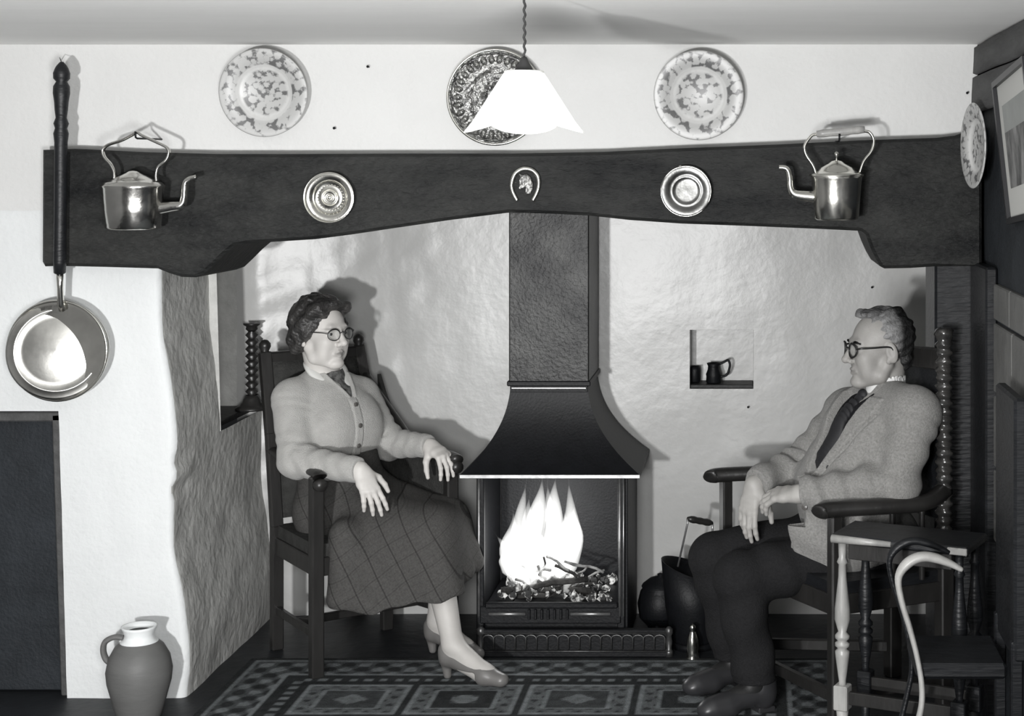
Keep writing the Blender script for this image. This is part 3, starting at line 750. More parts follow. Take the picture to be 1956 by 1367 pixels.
kettle(1598, 420, 334, y, .068, .077, 1., 'brass kettle with wooden grip hanging on the right end of the beam', -1,
       [(1.08, -.004), (1.08, .002), (.9, .006), (.74, .014), (.66, .022), (.36, .034), (.22, .042), (.0, .046)],
       [(1558, 330), (1553, 316), (1540, 296), (1537, 280), (1546, 264), (1558, 256), (1600, 252), (1650, 250), (1664, 256), (1669, 272), (1664, 290), (1650, 308), (1642, 330)],
       [(1556, 376), (1535, 374), (1517, 370), (1510, 358), (1509, 342), (1506, 328), (1500, 321), (1488, 320)], .046, [(1560, 256), (1652, 247)], M['brass'])
for (px, py, lab) in ((262, 258, 'iron hook in the wall above the copper kettle'), (1603, 255, 'iron hook in the wall above the brass kettle')):
    p = PX(px, py, -.2); p[2] -= .003
    if px > 1000: p[2] -= .012
    o = obj('wall_hook', *tube([(p[0], .03, p[2] - .006), (p[0], -.10, p[2] - .006), (p[0], -.2, p[2] - .007), (p[0], -.212, p[2] - .004), (p[0], -.214, p[2] + .014)], .003, 8), M['iron']); tag(o, lab, 'hook')
for i, (px, py, yy, lab) in enumerate(((705, 128, 0, 'nail in the wall right of the left printed plate'), (641, 245, 0, 'nail in the wall above the small ringed brass dish'), (1665, 548, .945, 'nail in the hearth wall under the right end of the beam'), (1846, 178, 0, 'nail in the wall above the edge-on plate'), (1429, 776, .945, 'nail in the hearth wall below the square niche'))):
    p = PX(px, py, yy); o = obj('nail', *tube([(p[0], yy + .03, p[2]), (p[0], yy - .016, p[2]), (p[0], yy - .018, p[2]), (p[0], yy - .02, p[2])], [.002, .002, .0042, .0042], 8), M['iron']); tag(o, lab, 'nail')

# ------------------------------------------------------------------ warming pan
y = -.085; c = PX(111, 669, y)
wp = thing('warming_pan', tuple(c), 'polished brass warming pan with long turned handle hanging at far left', 'pan')
r = .157
obj('pan', *lathe([(0, -.055), (.55 * r, -.055), (.80 * r, -.045), (.95 * r, -.01), (r, .0), (1.0 * r, .006), (.97 * r, .008), (.9 * r, .004), (0, .004)], 72, c, FACE), M['brass'], wp)
obj('lid', *lathe([(0, .026), (.3 * r, .0235), (.62 * r, .016), (.76 * r, .010), (.79 * r, .016), (.82 * r, .016), (.85 * r, .009), (.93 * r, .010), (.97 * r, .006), (.97 * r, .0), (0, 0)], 72, c, tilt(-.125, .20)), M['brass_lid'], wp)
obj('rim_roll', *tube([c + np.array([r * .99 * cos(a), -.008, r * .99 * sin(a)]) for a in np.linspace(0, 2 * pi, 72, endpoint=False)], .0045, 8, True), M['brass'], wp)
s0 = PX(116, 580, y - .02); s1 = PX(114, 520, -.13)
obj('socket', *tube([s0 + np.array([0, .012, -.02]), s0, s0 + (s1 - s0) * .5, s1], [.011, .0105, .0095, .011], 14), M['brass'], wp)
hp = [(520, 11), (500, 12), (420, 11.5), (300, 12), (272, 12), (255, 14), (245, 11), (236, 14), (225, 10), (210, 12), (195, 13), (178, 15.5), (165, 15), (156, 10), (150, 15), (140, 15.5), (130, 12), (125, 9), (118, 3)]
z0 = [PX(114 + (520 - q) / 100, q, -.14) for q, _ in hp]; z0[0] = s1
obj('handle', *tube(z0, [a / 610 for _, a in hp], 14), M['dark_wood'], wp)
obj('hanging_string', *tube([PX(118, 120, -.14), PX(114, 110, -.07), PX(116, 116, .0)], .0012, 5), M['cord'], wp)

# ------------------------------------------------------------------ candlestick and niche mugs
c = PX(481, 790, .80); c[2] = RZ0 + .016
Hc = PX(0, 617, .80)[2] - c[2]
pr = [(0, 0), (.058, 0), (.060, .008), (.046, .016), (.034, .028), (.030, .04), (.022, .055)]
z = .055; q = .055
while z < Hc - .045:
    pr += [(.012, z), (.024, z + .013), (.012, z + .026)]; z += .026
pr += [(.014, z + .004), (.014, Hc - .03), (.022, Hc - .022), (.020, Hc - .012), (.030, Hc - .006), (.031, Hc), (.010, Hc), (.0, Hc - .012)]
cs = thing('candlestick', tuple(c), 'dark bobbin-turned candlestick standing in the recess of the left pier', 'candlestick')
obj('stem', *lathe(pr[6:], 20, c), M['oak'], cs); obj('base', *lathe(pr[:7] + [(0, .055)], 28, c), M['oak'], cs)
c = PX(1363, 735, 1.0); c[2] = NZ0 + .016
mg = thing('pewter_jug', tuple(c), 'small shiny dark jug with big handle in the square wall niche', 'jug')
s = 1.25
obj('body', *lathe([(0, 0), (.021 * s, 0), (.023 * s, .004), (.022 * s, .02 * s), (.0235 * s, .026 * s), (.018 * s, .040 * s), (.017 * s, .05 * s), (.021 * s, .060 * s), (.019 * s, .060 * s), (.015 * s, .05 * s), (0, .046 * s)], 24, c), M['iron'], mg)
obj('handle', *tube(catmull([c + np.array(p) * s for p in [(.017, 0, .056), (.03, 0, .062), (.044, 0, .068), (.05, 0, .055), (.046, 0, .035), (.038, 0, .022), (.021, 0, .018)]], 5), .0045, 8), M['iron'], mg)
c = PX(1327, 735, 1.02); c[2] = NZ0 + .016
o = obj('beaker', *lathe([(0, 0), (.018, 0), (.021, .004), (.022, .045), (.020, .06), (.018, .06), (.018, .006), (0, .006)], 20, c), M['iron']); tag(o, 'small dark beaker at the left edge of the wall niche', 'cup')

# ------------------------------------------------------------------ jug
y = -.17; s = 3000 / (5 + y); c = np.array([PX(266, 0, y)[0], y, 0.012 if False else .0])
jg = thing('pottery_jug', tuple(c), 'brown pottery jug with pale glazed neck on the floor at left', 'jug')
k = .278
pb = [(0, 0), (.062, 0), (.066, .006), (.078, .05), (.094, .11), (.0975, .145), (.090, .185), (.072, .218), (.056, .232)]
obj('body', *lathe(pb, 48, c), M['pottery'], jg)
obj('neck', *lathe([(.056, .232), (.046, .242), (.043, .255), (.050, .272), (.053, .280), (.047, .280), (.036, .262), (.03, .24), (0, .2)], 48, c), M['glaze'], jg)
obj('well', *lathe([(0, .262), (.0375, .264)], 24, c), M['iron'], jg)  # black disc standing in for the shade inside the jug's mouth
P = catmull([c + np.array(p) for p in [(-.048, 0, .243), (-.075, -.004, .246), (-.102, -.006, .232), (-.108, -.006, .205), (-.100, -.004, .178), (-.087, 0, .165)]], 6)
obj('handle', *tube(P, .0085, 10, False, (0, 1, 0), 1.5), M['pottery'], jg)

# ------------------------------------------------------------------ coal hod, iron pot, brass bell beside the fire
c = PX(1325, 1120, .55); c[2] = 0
cs = thing('coal_hod', tuple(c), 'black iron coal hod with wooden bail grip between fire and man', 'bucket')
pr = [(0, .02), (.075, .02), (.08, .03), (.10, .14), (.115, .27), (.112, .27), (.097, .14), (.076, .035), (0, .03)]
V, F = lathe(pr, 32, (0, 0, 0)); 
V[:, 2] += np.where(V[:, 2] > .2, -V[:, 0] * .35, 0)
obj('bucket', V + c, F, M['iron'], cs)
obj('foot_ring', *lathe([(0, 0), (.08, 0), (.076, .022), (0, .022)], 28, c), M['iron'], cs)
g0, g1 = PX(1313, 990, .52), PX(1361, 999, .56)
gp = [g0 + (g1 - g0) * t for t in np.linspace(0, 1, 9)]
obj('grip', *tube(gp, [.006, .0115, .013, .011, .0125, .011, .013, .0115, .006], 12), M['oak'], cs)
obj('bail', *tube([g0, g0 + np.array([.0, 0, -.02]), c + np.array([-.055, -.02, .285])], .0035, 8), M['edge_iron'], cs)
obj('bail', *tube([g1, g1 + np.array([.0, 0, -.02]), c + np.array([.06, .02, .245])], .0035, 8), M['edge_iron'], cs)
c = PX(1262, 1175, .74); c[2] = 0
pt = thing('iron_pot', tuple(c), 'round black iron pot beside the fire hood', 'pot')
obj('body', *lathe([(0, .012), (.045, .014), (.078, .05), (.085, .10), (.074, .145), (.066, .155), (.07, .162), (0, .162)], 32, c), M['iron'], pt)
obj('lid', *lathe([(.07, .163), (.066, .17), (.04, .19), (.012, .198), (.012, .206), (0, .21)], 28, c), M['iron'], pt)
for a in (0.3, 2.4, 4.5):
    obj('foot', *tube([c + np.array([.05 * cos(a), .05 * sin(a), .03]), c + np.array([.058 * cos(a), .058 * sin(a), 0])], [.012, .008], 8), M['iron'], pt)
c = PX(1323, 1228, .40); c[2] = 0
o = obj('brass_bell', *lathe([(0, 0), (.022, 0), (.0235, .006), (.019, .012), (.021, .018), (.0185, .026), (.0205, .045), (.019, .068), (.011, .092), (.009, .10), (.012, .106), (.010, .116), (0, .122)], 24, c), M['brass']); tag(o, 'little polished brass bell standing on the hearth by the trouser leg', 'bell')

# ------------------------------------------------------------------ framed print on the right wall
pc = thing('framed_picture', (.71, -.92, 1.73), 'black framed print with white mount on the right wall', 'picture')
A0 = np.array([.684, -.60, 1.925]); B0 = np.array([.722, -.63, 1.530]); n_ = unit((-1, 0, -.09)); up = unit(A0 - B0); rt = unit(np.cross(n_, up)); rt = rt if rt[1] < 0 else -rt
hgt = np.linalg.norm(A0 - B0); wid = .52
def pp(u, v, d): return B0 + rt * u + up * v + n_ * d
def slab(u0, u1, v0, v1, d0, d1):
    V = [pp(u, v, d) for d in (d0, d1) for u, v in ((u0, v0), (u1, v0), (u1, v1), (u0, v1))]
    return np.array(V), [[0, 1, 2, 3], [7, 6, 5, 4], [0, 4, 5, 1], [1, 5, 6, 2], [2, 6, 7, 3], [3, 7, 4, 0]]
obj('mount', *slab(.012, wid - .012, .012, hgt - .012, -.004, .0), M['mount'], pc, False)
fr = .016
for a in ((0, wid, 0, fr), (0, wid, hgt - fr, hgt), (0, fr, fr, hgt - fr), (wid - fr, wid, fr, hgt - fr)):
    obj('frame_side', *slab(*a, -.006, .012), M['frame'], pc, False)
pm = mat('printed_view', (.30, .30, .295), .8, spec=.1, col2=(.05, .05, .05), vscale=7, stretch=(2, 2, 1))
obj('print', *slab(.075, wid - .075, .095, hgt - .15, .0, .0015), pm, pc, False)
sk = mat('print_sky', (.33, .34, .33), .8, spec=.1, var=.2, vscale=5)
obj('print_sky', *slab(.075, wid - .075, hgt - .15, hgt - .075, .0, .0015), sk, pc, False)
# ================================================================== FURNITURE
def rect_leg(p0, p1, w, up=(0, 1, 0)): return bar(p0, p1, w, w, up, .004)
# --- woman's chair
wc = thing('armchair', (-1.40, .50, 0), 'dark high-backed wooden armchair the woman sits in left of the fire', 'chair')
FL, FR, BL, BR = [np.array(p) for p in ((-1.44, .20, 0), (-1.05, .49, 0), (-1.665, .51, 0), (-1.335, .75, 0))]
fw = unit(np.array([.587, -.81, 0])); Z = np.array([0, 0, 1.])
ARMZ = .665
obj('front_leg', *bar(FL, FL + Z * ARMZ, .042, .042, fw, .005), M['oak'], wc, False)
obj('front_leg', *bar(FR, FR + Z * ARMZ, .042, .042, fw, .005), M['oak'], wc, False)
rake = np.array([-.06, .06, 0])
for B, tx in ((BL, np.array([.0, .0, 0])), (BR, np.array([-.05, -.03, 0]))):
    P = [B, B + Z * .43, B + rake * .45 + tx * .5 + Z * .75, B + rake + tx + Z * 1.03]
    obj('back_post', *join(*[bar(a, b + unit(b - a) * .006, .040, .036, fw, .004) for a, b in zip(P, P[1:])]), M['oak'], wc, False)
    f_ = P[-1]; obj('finial', *lathe([(0, 0), (.018, .0), (.014, .01), (.021, .024), (.020, .036), (.010, .048), (0, .05)], 14, f_), M['oak'], wc)
TL, TR = BL + rake + Z * 1.03, BR + rake + np.array([-.05, -.03, 0]) + Z * 1.03
seat_z = .415
obj('seat', *join(*[((lambda q: (np.array([*(q[i] + Z * (seat_z - .02) for i in range(4)), *(q[i] + Z * (seat_z + .022) for i in range(4))]), [[0, 3, 2, 1], [4, 5, 6, 7], [0, 1, 5, 4], [1, 2, 6, 5], [2, 3, 7, 6], [3, 0, 4, 7]]))([FL + (BL - FL) * .02, FR + (BR - FR) * .02, BR, BL]))]), M['cushion'], wc, False)
for a, b in ((FL, FR), (FL, BL), (FR, BR), (BL, BR)):
    obj('seat_rail', *bar(a + Z * .365, b + Z * .365, .022, .06, Z, .003), M['oak'], wc, False)
for a, b in ((FL, BL), (FR, BR)):
    obj('stretcher', *bar(a + Z * .14, b + Z * .14, .018, .028, Z, .003), M['oak'], wc, False)
obj('stretcher', *bar((FL + BL) / 2 + Z * .14, (FR + BR) / 2 + Z * .14, .018, .028, Z, .003), M['oak'], wc, False)
# upholstered back panel and crest
mp = lambda s, h: (BL + (BR - BL) * s) + (TL - BL + ((TR - BR) - (TL - BL)) * s) * (h / 1.03) - Z * 0
def backpt(s, h):
    a = BL + rake * max(0, (h - .43) / .6) + Z * h; b = BR + (rake + np.array([-.05, -.03, 0])) * max(0, (h - .43) / .6) + Z * h
    return a + (b - a) * s
g = np.linspace(.05, .95, 7); hh = np.linspace(.46, 1.0, 9)
V = []; F = []
for d in (.014, -.012):
    for s in g:
        for h in hh: V.append(backpt(s, h) + fw * (d + (.012 * sin(pi * s) * sin(pi * (h - .46) / .54) if d > 0 else 0)))
ng, nh = len(g), len(hh)
for d in range(2):
    for i in range(ng - 1):
        for j in range(nh - 1):
            a = d * ng * nh + i * nh + j; q = [a, a + nh, a + nh + 1, a + 1]; F.append(q if d == 0 else q[::-1])
edge = [i * nh for i in range(ng)] + [(ng - 1) * nh + j for j in range(1, nh)] + [i * nh + nh - 1 for i in range(ng - 2, -1, -1)] + [j for j in range(nh - 2, 0, -1)]
for a, b in zip(edge, edge[1:] + edge[:1]): F.append([b, a, a + ng * nh, b + ng * nh])
obj('backrest', V, F, M['cushion'], wc)
obj('crest_rail', *bar(backpt(0, 1.0), backpt(1, 1.0), .026, .07, Z, .006), M['oak'], wc, False)
# arms: far arm sweeps up to the back post like a wing
P = catmull([FL + fw * .03 + Z * (ARMZ + .005), FL + Z * (ARMZ + .012), FL + (BL - FL) * .5 + Z * (ARMZ + .015), BL + Z * (ARMZ + .03) + rake * .4], 6)
obj('arm', *tube(P, [.024] * 3 + [.021] * (len(P) - 3), 12, False, Z, .7), M['oak'], wc)
obj('arm_knob', *tube([FL + fw * .050 + Z * (ARMZ - .022), FL + fw * .020 + Z * (ARMZ - .022)], [.020, .022], 14), M['oak'], wc)
P = catmull([FR + fw * .05 + Z * (ARMZ + .01), FR + Z * (ARMZ + .015), FR + (BR - FR) * .55 + Z * (ARMZ + .03), FR + (BR - FR) * .85 + Z * (ARMZ + .10), backpt(1, .93)], 6)
obj('arm', *tube(P, .023, 12, False, Z, .8), M['oak'], wc)
obj('arm_knob', *tube([FR + fw * .060 + Z * (ARMZ - .015), FR + fw * .03 + Z * (ARMZ - .015)], [.020, .022], 14), M['oak'], wc)
# wing panel under the sweeping arm
V = []; F = []
wpz = [(0, .70), (.25, .715), (.5, .73), (.75, .79), (.9, .87), (1, .95)]
for d in (-.008, .008):
    nrm = unit(np.cross(BR - FR, Z)) * d
    for t_, zt2 in wpz:
        a = FR + (BR - FR) * t_
        V += [a + Z * .44 + nrm, a + Z * (zt2 - .02) + nrm + (rake * t_ * .6)]
k = len(wpz) * 2
for i in range(len(wpz) - 1):
    q = [2 * i, 2 * i + 2, 2 * i + 3, 2 * i + 1]; F += [q, [a + k for a in q[::-1]]]
    F += [[2 * i + 1, 2 * i + 3, 2 * i + 3 + k, 2 * i + 1 + k], [2 * i, 2 * i + k, 2 * i + 2 + k, 2 * i + 2]]
F += [[0, 1, 1 + k, k], [k - 2, 2 * k - 2, 2 * k - 1, k - 1]]
obj('side_panel', V, F, M['cushion'], wc, False)

# --- man's carved chair
mc = thing('carved_armchair', (.33, .0, 0), 'black oak armchair with carved back posts that the man sits in', 'chair')
NF, FF = np.array([.250, -.285, 0]), np.array([-.085, .255, 0]); NB, FB = np.array([.60, -.115, 0]), np.array([.47, .22, 0])
fm = unit(np.array([-.87, -.49, 0])); AZ = .655
for p in (NF, FF): obj('front_leg', *bar(p, p + Z * (AZ - .01), .036, .036, fm, .005), M['oak'], mc, False)
def carved(p, top, nm):
    Vs = []; prof = []
    z = .50
    obj('back_post', *bar(p, p + Z * .5, .046, .046, fm, .004), M['oak'], mc, False)
    prof = [(.026, 0)]; zz = .0; L = top - .5
    k = 0
    while zz < L - .05:
        prof += [(.021, zz + .004), (.027, zz + .011), (.027, zz + .017), (.021, zz + .024)]; zz += .026
    prof += [(.026, L - .03), (.030, L - .02), (.028, L - .006), (.02, L), (0, L)]
    V, F = lathe(prof, 20, p + Z * .5)
    # spiral carving
    a = np.arctan2(V[:, 1] - p[1], V[:, 0] - p[0]); zc = V[:, 2]
    f = 1 + .10 * np.sin(3 * a + zc * 160) ; V[:, 0] = p[0] + (V[:, 0] - p[0]) * f; V[:, 1] = p[1] + (V[:, 1] - p[1]) * f
    obj('carved_post', V, F, M['carved'], mc)
M['carved'] = mat('polished_carved_oak', (.05, .048, .045), .22, spec=.7, col2=(.02, .02, .02), vscale=20)
carved(NB, 1.19, 0); carved(FB, 1.14, 1)
c0, c1 = NB + Z * .84 , FB + Z * .84
obj('back_panel', *bar(NB + Z * .84, FB + Z * .82, .02, .5, Z, .005), M['dark_wood'], mc, False)
obj('crest_rail', *bar(NB + Z * 1.09, FB + Z * 1.07, .028, .07, Z, .008), M['oak'], mc, False)
q = [NF, FF, FB, NB]
obj('seat', np.array([*(a + Z * .405 for a in q), *(a + Z * .44 for a in q)]), [[0, 3, 2, 1], [4, 5, 6, 7], [0, 1, 5, 4], [1, 2, 6, 5], [2, 3, 7, 6], [3, 0, 4, 7]], M['dark_wood'], mc, False)
for a, b in ((NF, FF), (NF, NB), (FF, FB), (NB, FB)): obj('seat_rail', *bar(a + Z * .375, b + Z * .375, .022, .06, Z, .003), M['oak'], mc, False)
for a, b in ((NF, NB), (FF, FB), (NF, FF)): obj('stretcher', *bar(a + Z * .10, b + Z * .10, .022, .035, Z, .003), M['oak'], mc, False)
for a, b, bow in ((NF, NB, np.array([.03, -.05, 0])), (FF, FB, np.array([0, .03, 0]))):
    P = catmull([a + fm * .055 + Z * AZ, a + fm * .02 + Z * (AZ + .008), a + (b - a) * .35 + bow * .8 + Z * (AZ + .012), a + (b - a) * .7 + bow + Z * (AZ + .012), b + Z * (AZ + .03)], 6)
    rs = [.018, .026, .030, .031] + [.030] * (len(P) - 4)
    obj('arm', *tube(P, rs, 14, False, Z, .8), M['oak'], mc)
for a, b, t_ in ((NF, NB, .45), (NF, NB, .72)):
    p = a + (b - a) * t_ + np.array([.02, -.035, 0]); obj('spindle', *lathe([(.009, 0), (.011, .05), (.015, .10), (.010, .15), (.009, .225)], 10, p + Z * .43), M['oak'], mc)

# --- joint stool in front of the man's chair
A = np.array([.2225, -.56, 0]); B = np.array([.590, -.725, 0]); ex = unit(B - A); ey = np.array([-ex[1], ex[0], 0]); dep = .195; Lx = np.linalg.norm(B - A)
js = thing('joint_stool', tuple((A + B) / 2 + ey * dep / 2), 'small dark joint stool with turned legs standing right of the man\'s knees', 'stool')
ax = (ex, ey, Z); ctr = (A + B) / 2 + ey * dep / 2
obj('top', *rbox(ctr + Z * .640, (Lx / 2, dep / 2, .012), ax, .007), M['dark_wood'], js, False)
obj('edge_highlight', *tube([A + ex * .006 - ey * .0 + Z * .640, A + ex * (Lx * .45) + Z * .640], [.0125, .008], 10), M['oak_pale'], js)  # pale strip painting the flash highlight on the near edge
obj('edge_highlight', *rbox(B - ex * .03 - ey * .002 + Z * .640, (.028, .004, .0095), ax, .003), M['oak_pale'], js, False)  # pale slip painting the lit end of the edge
for u, v in ((.03, .02), (Lx - .03, .02), (.045, dep - .025), (Lx - .03, dep - .025)):
    p = A + ex * u + ey * v
    m_ = M['oak_pale'] if (u, v) == (.03, .02) else M['dark_wood']  # only the near leg is pale: its lit look is in the colour
    pr = [(0, .628), (.012, .628), (.0105, .585), (.016, .572), (.011, .565), (.012, .53), (.022, .44), (.0225, .41), (.012, .375), (.021, .365), (.021, .357), (.013, .350), (.021, .343), (.021, .335), (.013, .328), (.021, .32), (.020, .305), (.010, .235), (.012, .222), (0, .222)]
    lg = obj('leg', *lathe(pr[::-1], 18, p), m_, js)
    obj('block', *rbox(p + Z * .19, (.021, .021, .035), ax, .003), m_, lg, False)
    obj('foot', *lathe([(0, 0), (.016, 0), (.018, .02), (.012, .05), (.016, .07), (.012, .10), (.018, .155), (0, .155)], 16, p), m_, lg)
for v in (.02, dep - .025): obj('apron', *rbox(A + ex * Lx / 2 + ey * v + Z * .605, (Lx / 2 - .05, .007, .022), ax, .002), M['oak'], js, False)
for v in (.02, dep - .025): obj('stretcher', *rbox(A + ex * Lx / 2 + ey * v + Z * .19, (Lx / 2 - .05, .008, .018), ax, .002), M['oak'], js, False)

# --- bentwood armchair in the right foreground
bw = thing('bentwood_armchair', (.5, -.98, 0), 'dark chair with brightly lit curved bentwood arm in the right foreground', 'chair')
y0_ = -1.06
pts = [(1838, 1088), (1815, 1076), (1785, 1065), (1760, 1063), (1738, 1072), (1721, 1090), (1716, 1112), (1723, 1150), (1738, 1200), (1751, 1250), (1760, 1300), (1761, 1340), (1754, 1378), (1742, 1430), (1728, 1490), (1715, 1560), (1705, 1640), (1700, 1700)]
P = catmull([PX(a, b, y0_) for a, b in pts], 5); P = np.array([p for p in P if p[2] > .004]); P[-1][2] = 0
rs = np.interp(np.linspace(0, 1, len(P)), [0, .12, .28, .4, .6, 1], [.006, .012, .013, .0085, .007, .010])
obj('arm', *tube(P, rs, 12, False, (0, 1, 0), 1.6), M['bentwood'], bw)  # near arm coloured pale as if lit, the far one left dark
P2 = P.copy(); P2[:, 1] = -.80; P2[:, 2] *= .97
obj('arm', *tube(P2, rs * .9, 12, False, (0, 1, 0), 1.6), M['dark_wood'], bw)
obj('seat', *rbox((.53, -.93, .42), (.115, .125, .02), None, .015), M['dark_wood'], bw, False)
obj('backrest', *rbox((.672, -.93, .78), (.016, .15, .33), None, .014), M['dark_wood'], bw, False)
for x_, yy in ((.665, -.80), (.665, -1.06)): obj('back_leg', *bar((x_, yy, 0), (x_, yy, .50), .03, .03, (0, 1, 0)), M['dark_wood'], bw, False)
# ================================================================== SIGNED-DISTANCE MODELLING FOR FIGURES
class Field:
    def __init__(s): s.ops = []
    def copy(s):
        f = Field(); f.ops = list(s.ops); return f
    def add(s, prim, k=.01, mode='u'):
        s.ops.append((prim[0], np.array(prim[1], np.float32), np.array(prim[2], np.float32), k, mode)); return s
    def sub(s, prim, k=.006): return s.add(prim, k, 's')
    def cut(s, fn, lo, hi, k=.003): return s.add((fn, lo, hi), k, 's')
    def disp(s, fn, lo, hi): return s.add((fn, lo, hi), 0, 'd')
    def ev(s, P, far):
        """P (blocks, n, 3) float32"""
        lo = P.min(1); hi = P.max(1); nb, n = P.shape[:2]
        f = np.full((nb, n), far, np.float32)
        for fn, l, h, k, mode in s.ops:
            pad = far if mode == 'u' else k + .002
            sel = np.nonzero(((lo <= h + pad) & (hi >= l - pad)).all(1))[0]
            if not len(sel): continue
            d = fn(P[sel].reshape(-1, 3)).reshape(len(sel), n); a = f[sel]
            if mode == 'u':
                hh = np.clip(.5 + .5 * (a - d) / k, 0, 1); f[sel] = a + (d - a) * hh - k * hh * (1 - hh)
            elif mode == 's':
                d = -d; hh = np.clip(.5 - .5 * (a - d) / k, 0, 1); f[sel] = a + (d - a) * hh + k * hh * (1 - hh)
            else: f[sel] = a + d
        return f
    def at(s, P): return s.ev(np.asarray(P, np.float32).reshape(-1, 1, 3), .08)[:, 0]
    def hit(s, o, d, maxd=.5):
        o = np.array(o, float); d = unit(d); t = 0
        for _ in range(80):
            v = float(s.at((o + d * t)[None])[0])
            if v < .0004: return o + d * t
            t += max(.0004, v * .7)
            if t > maxd: return None
        return o + d * t
    def mesh(s, h, pad=.02, slack=0.):
        us = [o for o in s.ops if o[4] == 'u']
        lo = np.min([o[1] for o in us], 0) - pad; hi = np.max([o[2] for o in us], 0) + pad
        B = 8; nb = np.ceil((hi - lo) / (B * h)).astype(int)
        ii = np.stack(np.meshgrid(*[np.arange(n) for n in nb], indexing='ij'), -1).reshape(-1, 3)
        far = max(.045, 22 * h) + 1.6 * slack
        c = (lo + (ii + .5) * B * h).astype(np.float32)
        fc = s.ev(c[:, None, :], far)[:, 0]
        act = ii[np.abs(fc) < 7 * h * 1.55 + slack]
        o9 = np.stack(np.meshgrid(*[np.arange(9)] * 3, indexing='ij'), -1).reshape(-1, 3)
        vals = np.empty((len(act), 729), np.float32)
        for a in range(0, len(act), 1500):
            P = (lo + (act[a:a + 1500, None, :] * B + o9[None]) * h).astype(np.float32); vals[a:a + 1500] = s.ev(P, far)
        v = vals.reshape(-1, 9, 9, 9); sg = v < 0
        cnt = np.zeros((len(act), 8, 8, 8), np.uint8)
        cor = [(x, y, z) for x in (0, 1) for y in (0, 1) for z in (0, 1)]
        for x, y, z in cor: cnt += sg[:, x:x + 8, y:y + 8, z:z + 8]
        mb, mx, my, mz = np.nonzero((cnt > 0) & (cnt < 8))
        N = nb * B + 2
        def gid(g): return (g[:, 0].astype(np.int64) * N[1] + g[:, 1]) * N[2] + g[:, 2]
        g = act[mb] * B + np.stack([mx, my, mz], 1); ids = gid(g); order = np.argsort(ids)
        mb, mx, my, mz, g, ids = mb[order], mx[order], my[order], mz[order], g[order], ids[order]
        cv = np.stack([v[mb, mx + x, my + y, mz + z] for x, y, z in cor], 1)
        acc = np.zeros((len(g), 3), np.float32); num = np.zeros(len(g), np.float32)
        for i, p in enumerate(cor):
            for ax in range(3):
                if p[ax]: continue
                q = list(p); q[ax] = 1; j = cor.index(tuple(q)); a = cv[:, i]; b = cv[:, j]
                m = (a < 0) != (b < 0); t = np.where(m, a / np.where(m, a - b, 1), 0)
                for d in range(3): acc[:, d] += np.where(m, p[d] + (t if d == ax else 0), 0)
                num += m
        V = lo + (g + acc / num[:, None]) * h
        Q = []
        for ax in range(3):
            sl0 = [slice(None)] + [slice(0, 8)] * 3; sl1 = list(sl0); sl1[ax + 1] = slice(1, 9)
            a = sg[tuple(sl0)]; b = sg[tuple(sl1)]
            eb, ex_, ey_, ez_ = np.nonzero(a != b)
            flip = a[eb, ex_, ey_, ez_]
            n0 = act[eb] * B + np.stack([ex_, ey_, ez_], 1)
            u_, w_ = (ax + 1) % 3, (ax + 2) % 3
            cells = []
            for du, dw in ((0, 0), (-1, 0), (-1, -1), (0, -1)):
                k = n0.copy(); k[:, u_] += du; k[:, w_] += dw; cells.append(gid(k))
            cells = np.stack(cells, 1); pos = np.searchsorted(ids, cells); pos = np.minimum(pos, len(ids) - 1)
            ok = (ids[pos] == cells).all(1); q = pos[ok]; fl = flip[ok]
            q[~fl] = q[~fl][:, ::-1]; Q.append(q)
        return V.astype(np.float64), np.concatenate(Q)

def qobj(name, V, Q, m, parent, col=None):
    base = worg(parent); me = bpy.data.meshes.new(name); n = len(V); k = len(Q)
    me.vertices.add(n); me.vertices.foreach_set('co', (V - base).astype(np.float32).ravel())
    me.loops.add(4 * k); me.loops.foreach_set('vertex_index', Q.astype(np.int32).ravel())
    me.polygons.add(k); me.polygons.foreach_set('loop_start', np.arange(0, 4 * k, 4, dtype=np.int32)); me.polygons.foreach_set('loop_total', np.full(k, 4, np.int32))
    me.update(calc_edges=True); me.validate()
    me.polygons.foreach_set('use_smooth', np.ones(len(me.polygons), bool)); me.materials.append(m)
    o = bpy.data.objects.new(name, me); COL.objects.link(o); o.parent = parent; ORG[o.name] = (0, 0, 0)
    if col is not None: colattr(o, col)
    return o
def cone(a, b, ra, rb, n=None, s=1.):
    a = np.array(a, np.float32); b = np.array(b, np.float32); ab = b - a; L2 = float(ab @ ab) + 1e-9
    if n is not None: n = np.array(unit(n), np.float32)
    def fn(P):
        q = P - a; t = np.clip(q @ ab / L2, 0, 1); q = q - t[:, None] * ab
        if n is not None: q = q + n * ((q @ n) * (1 / s - 1))[:, None]
        d = np.sqrt((q * q).sum(1)) - (ra + (rb - ra) * t)
        return d * min(s, 1.)
    r = max(ra, rb) * max(1, s)
    return fn, np.minimum(a, b) - r, np.maximum(a, b) + r
def ell(c, r, A=None):
    c = np.array(c, np.float32); r = np.array(r, np.float32); A = np.eye(3, dtype=np.float32) if A is None else np.array(A, np.float32)
    def fn(P):
        q = (P - c) @ A.T; k0 = np.sqrt(((q / r) ** 2).sum(1)); k1 = np.sqrt(((q / (r * r)) ** 2).sum(1)) + 1e-6
        return k0 * (k0 - 1) / k1
    e = np.sqrt(((A * r[:, None]) ** 2).sum(0))
    return fn, c - e, c + e
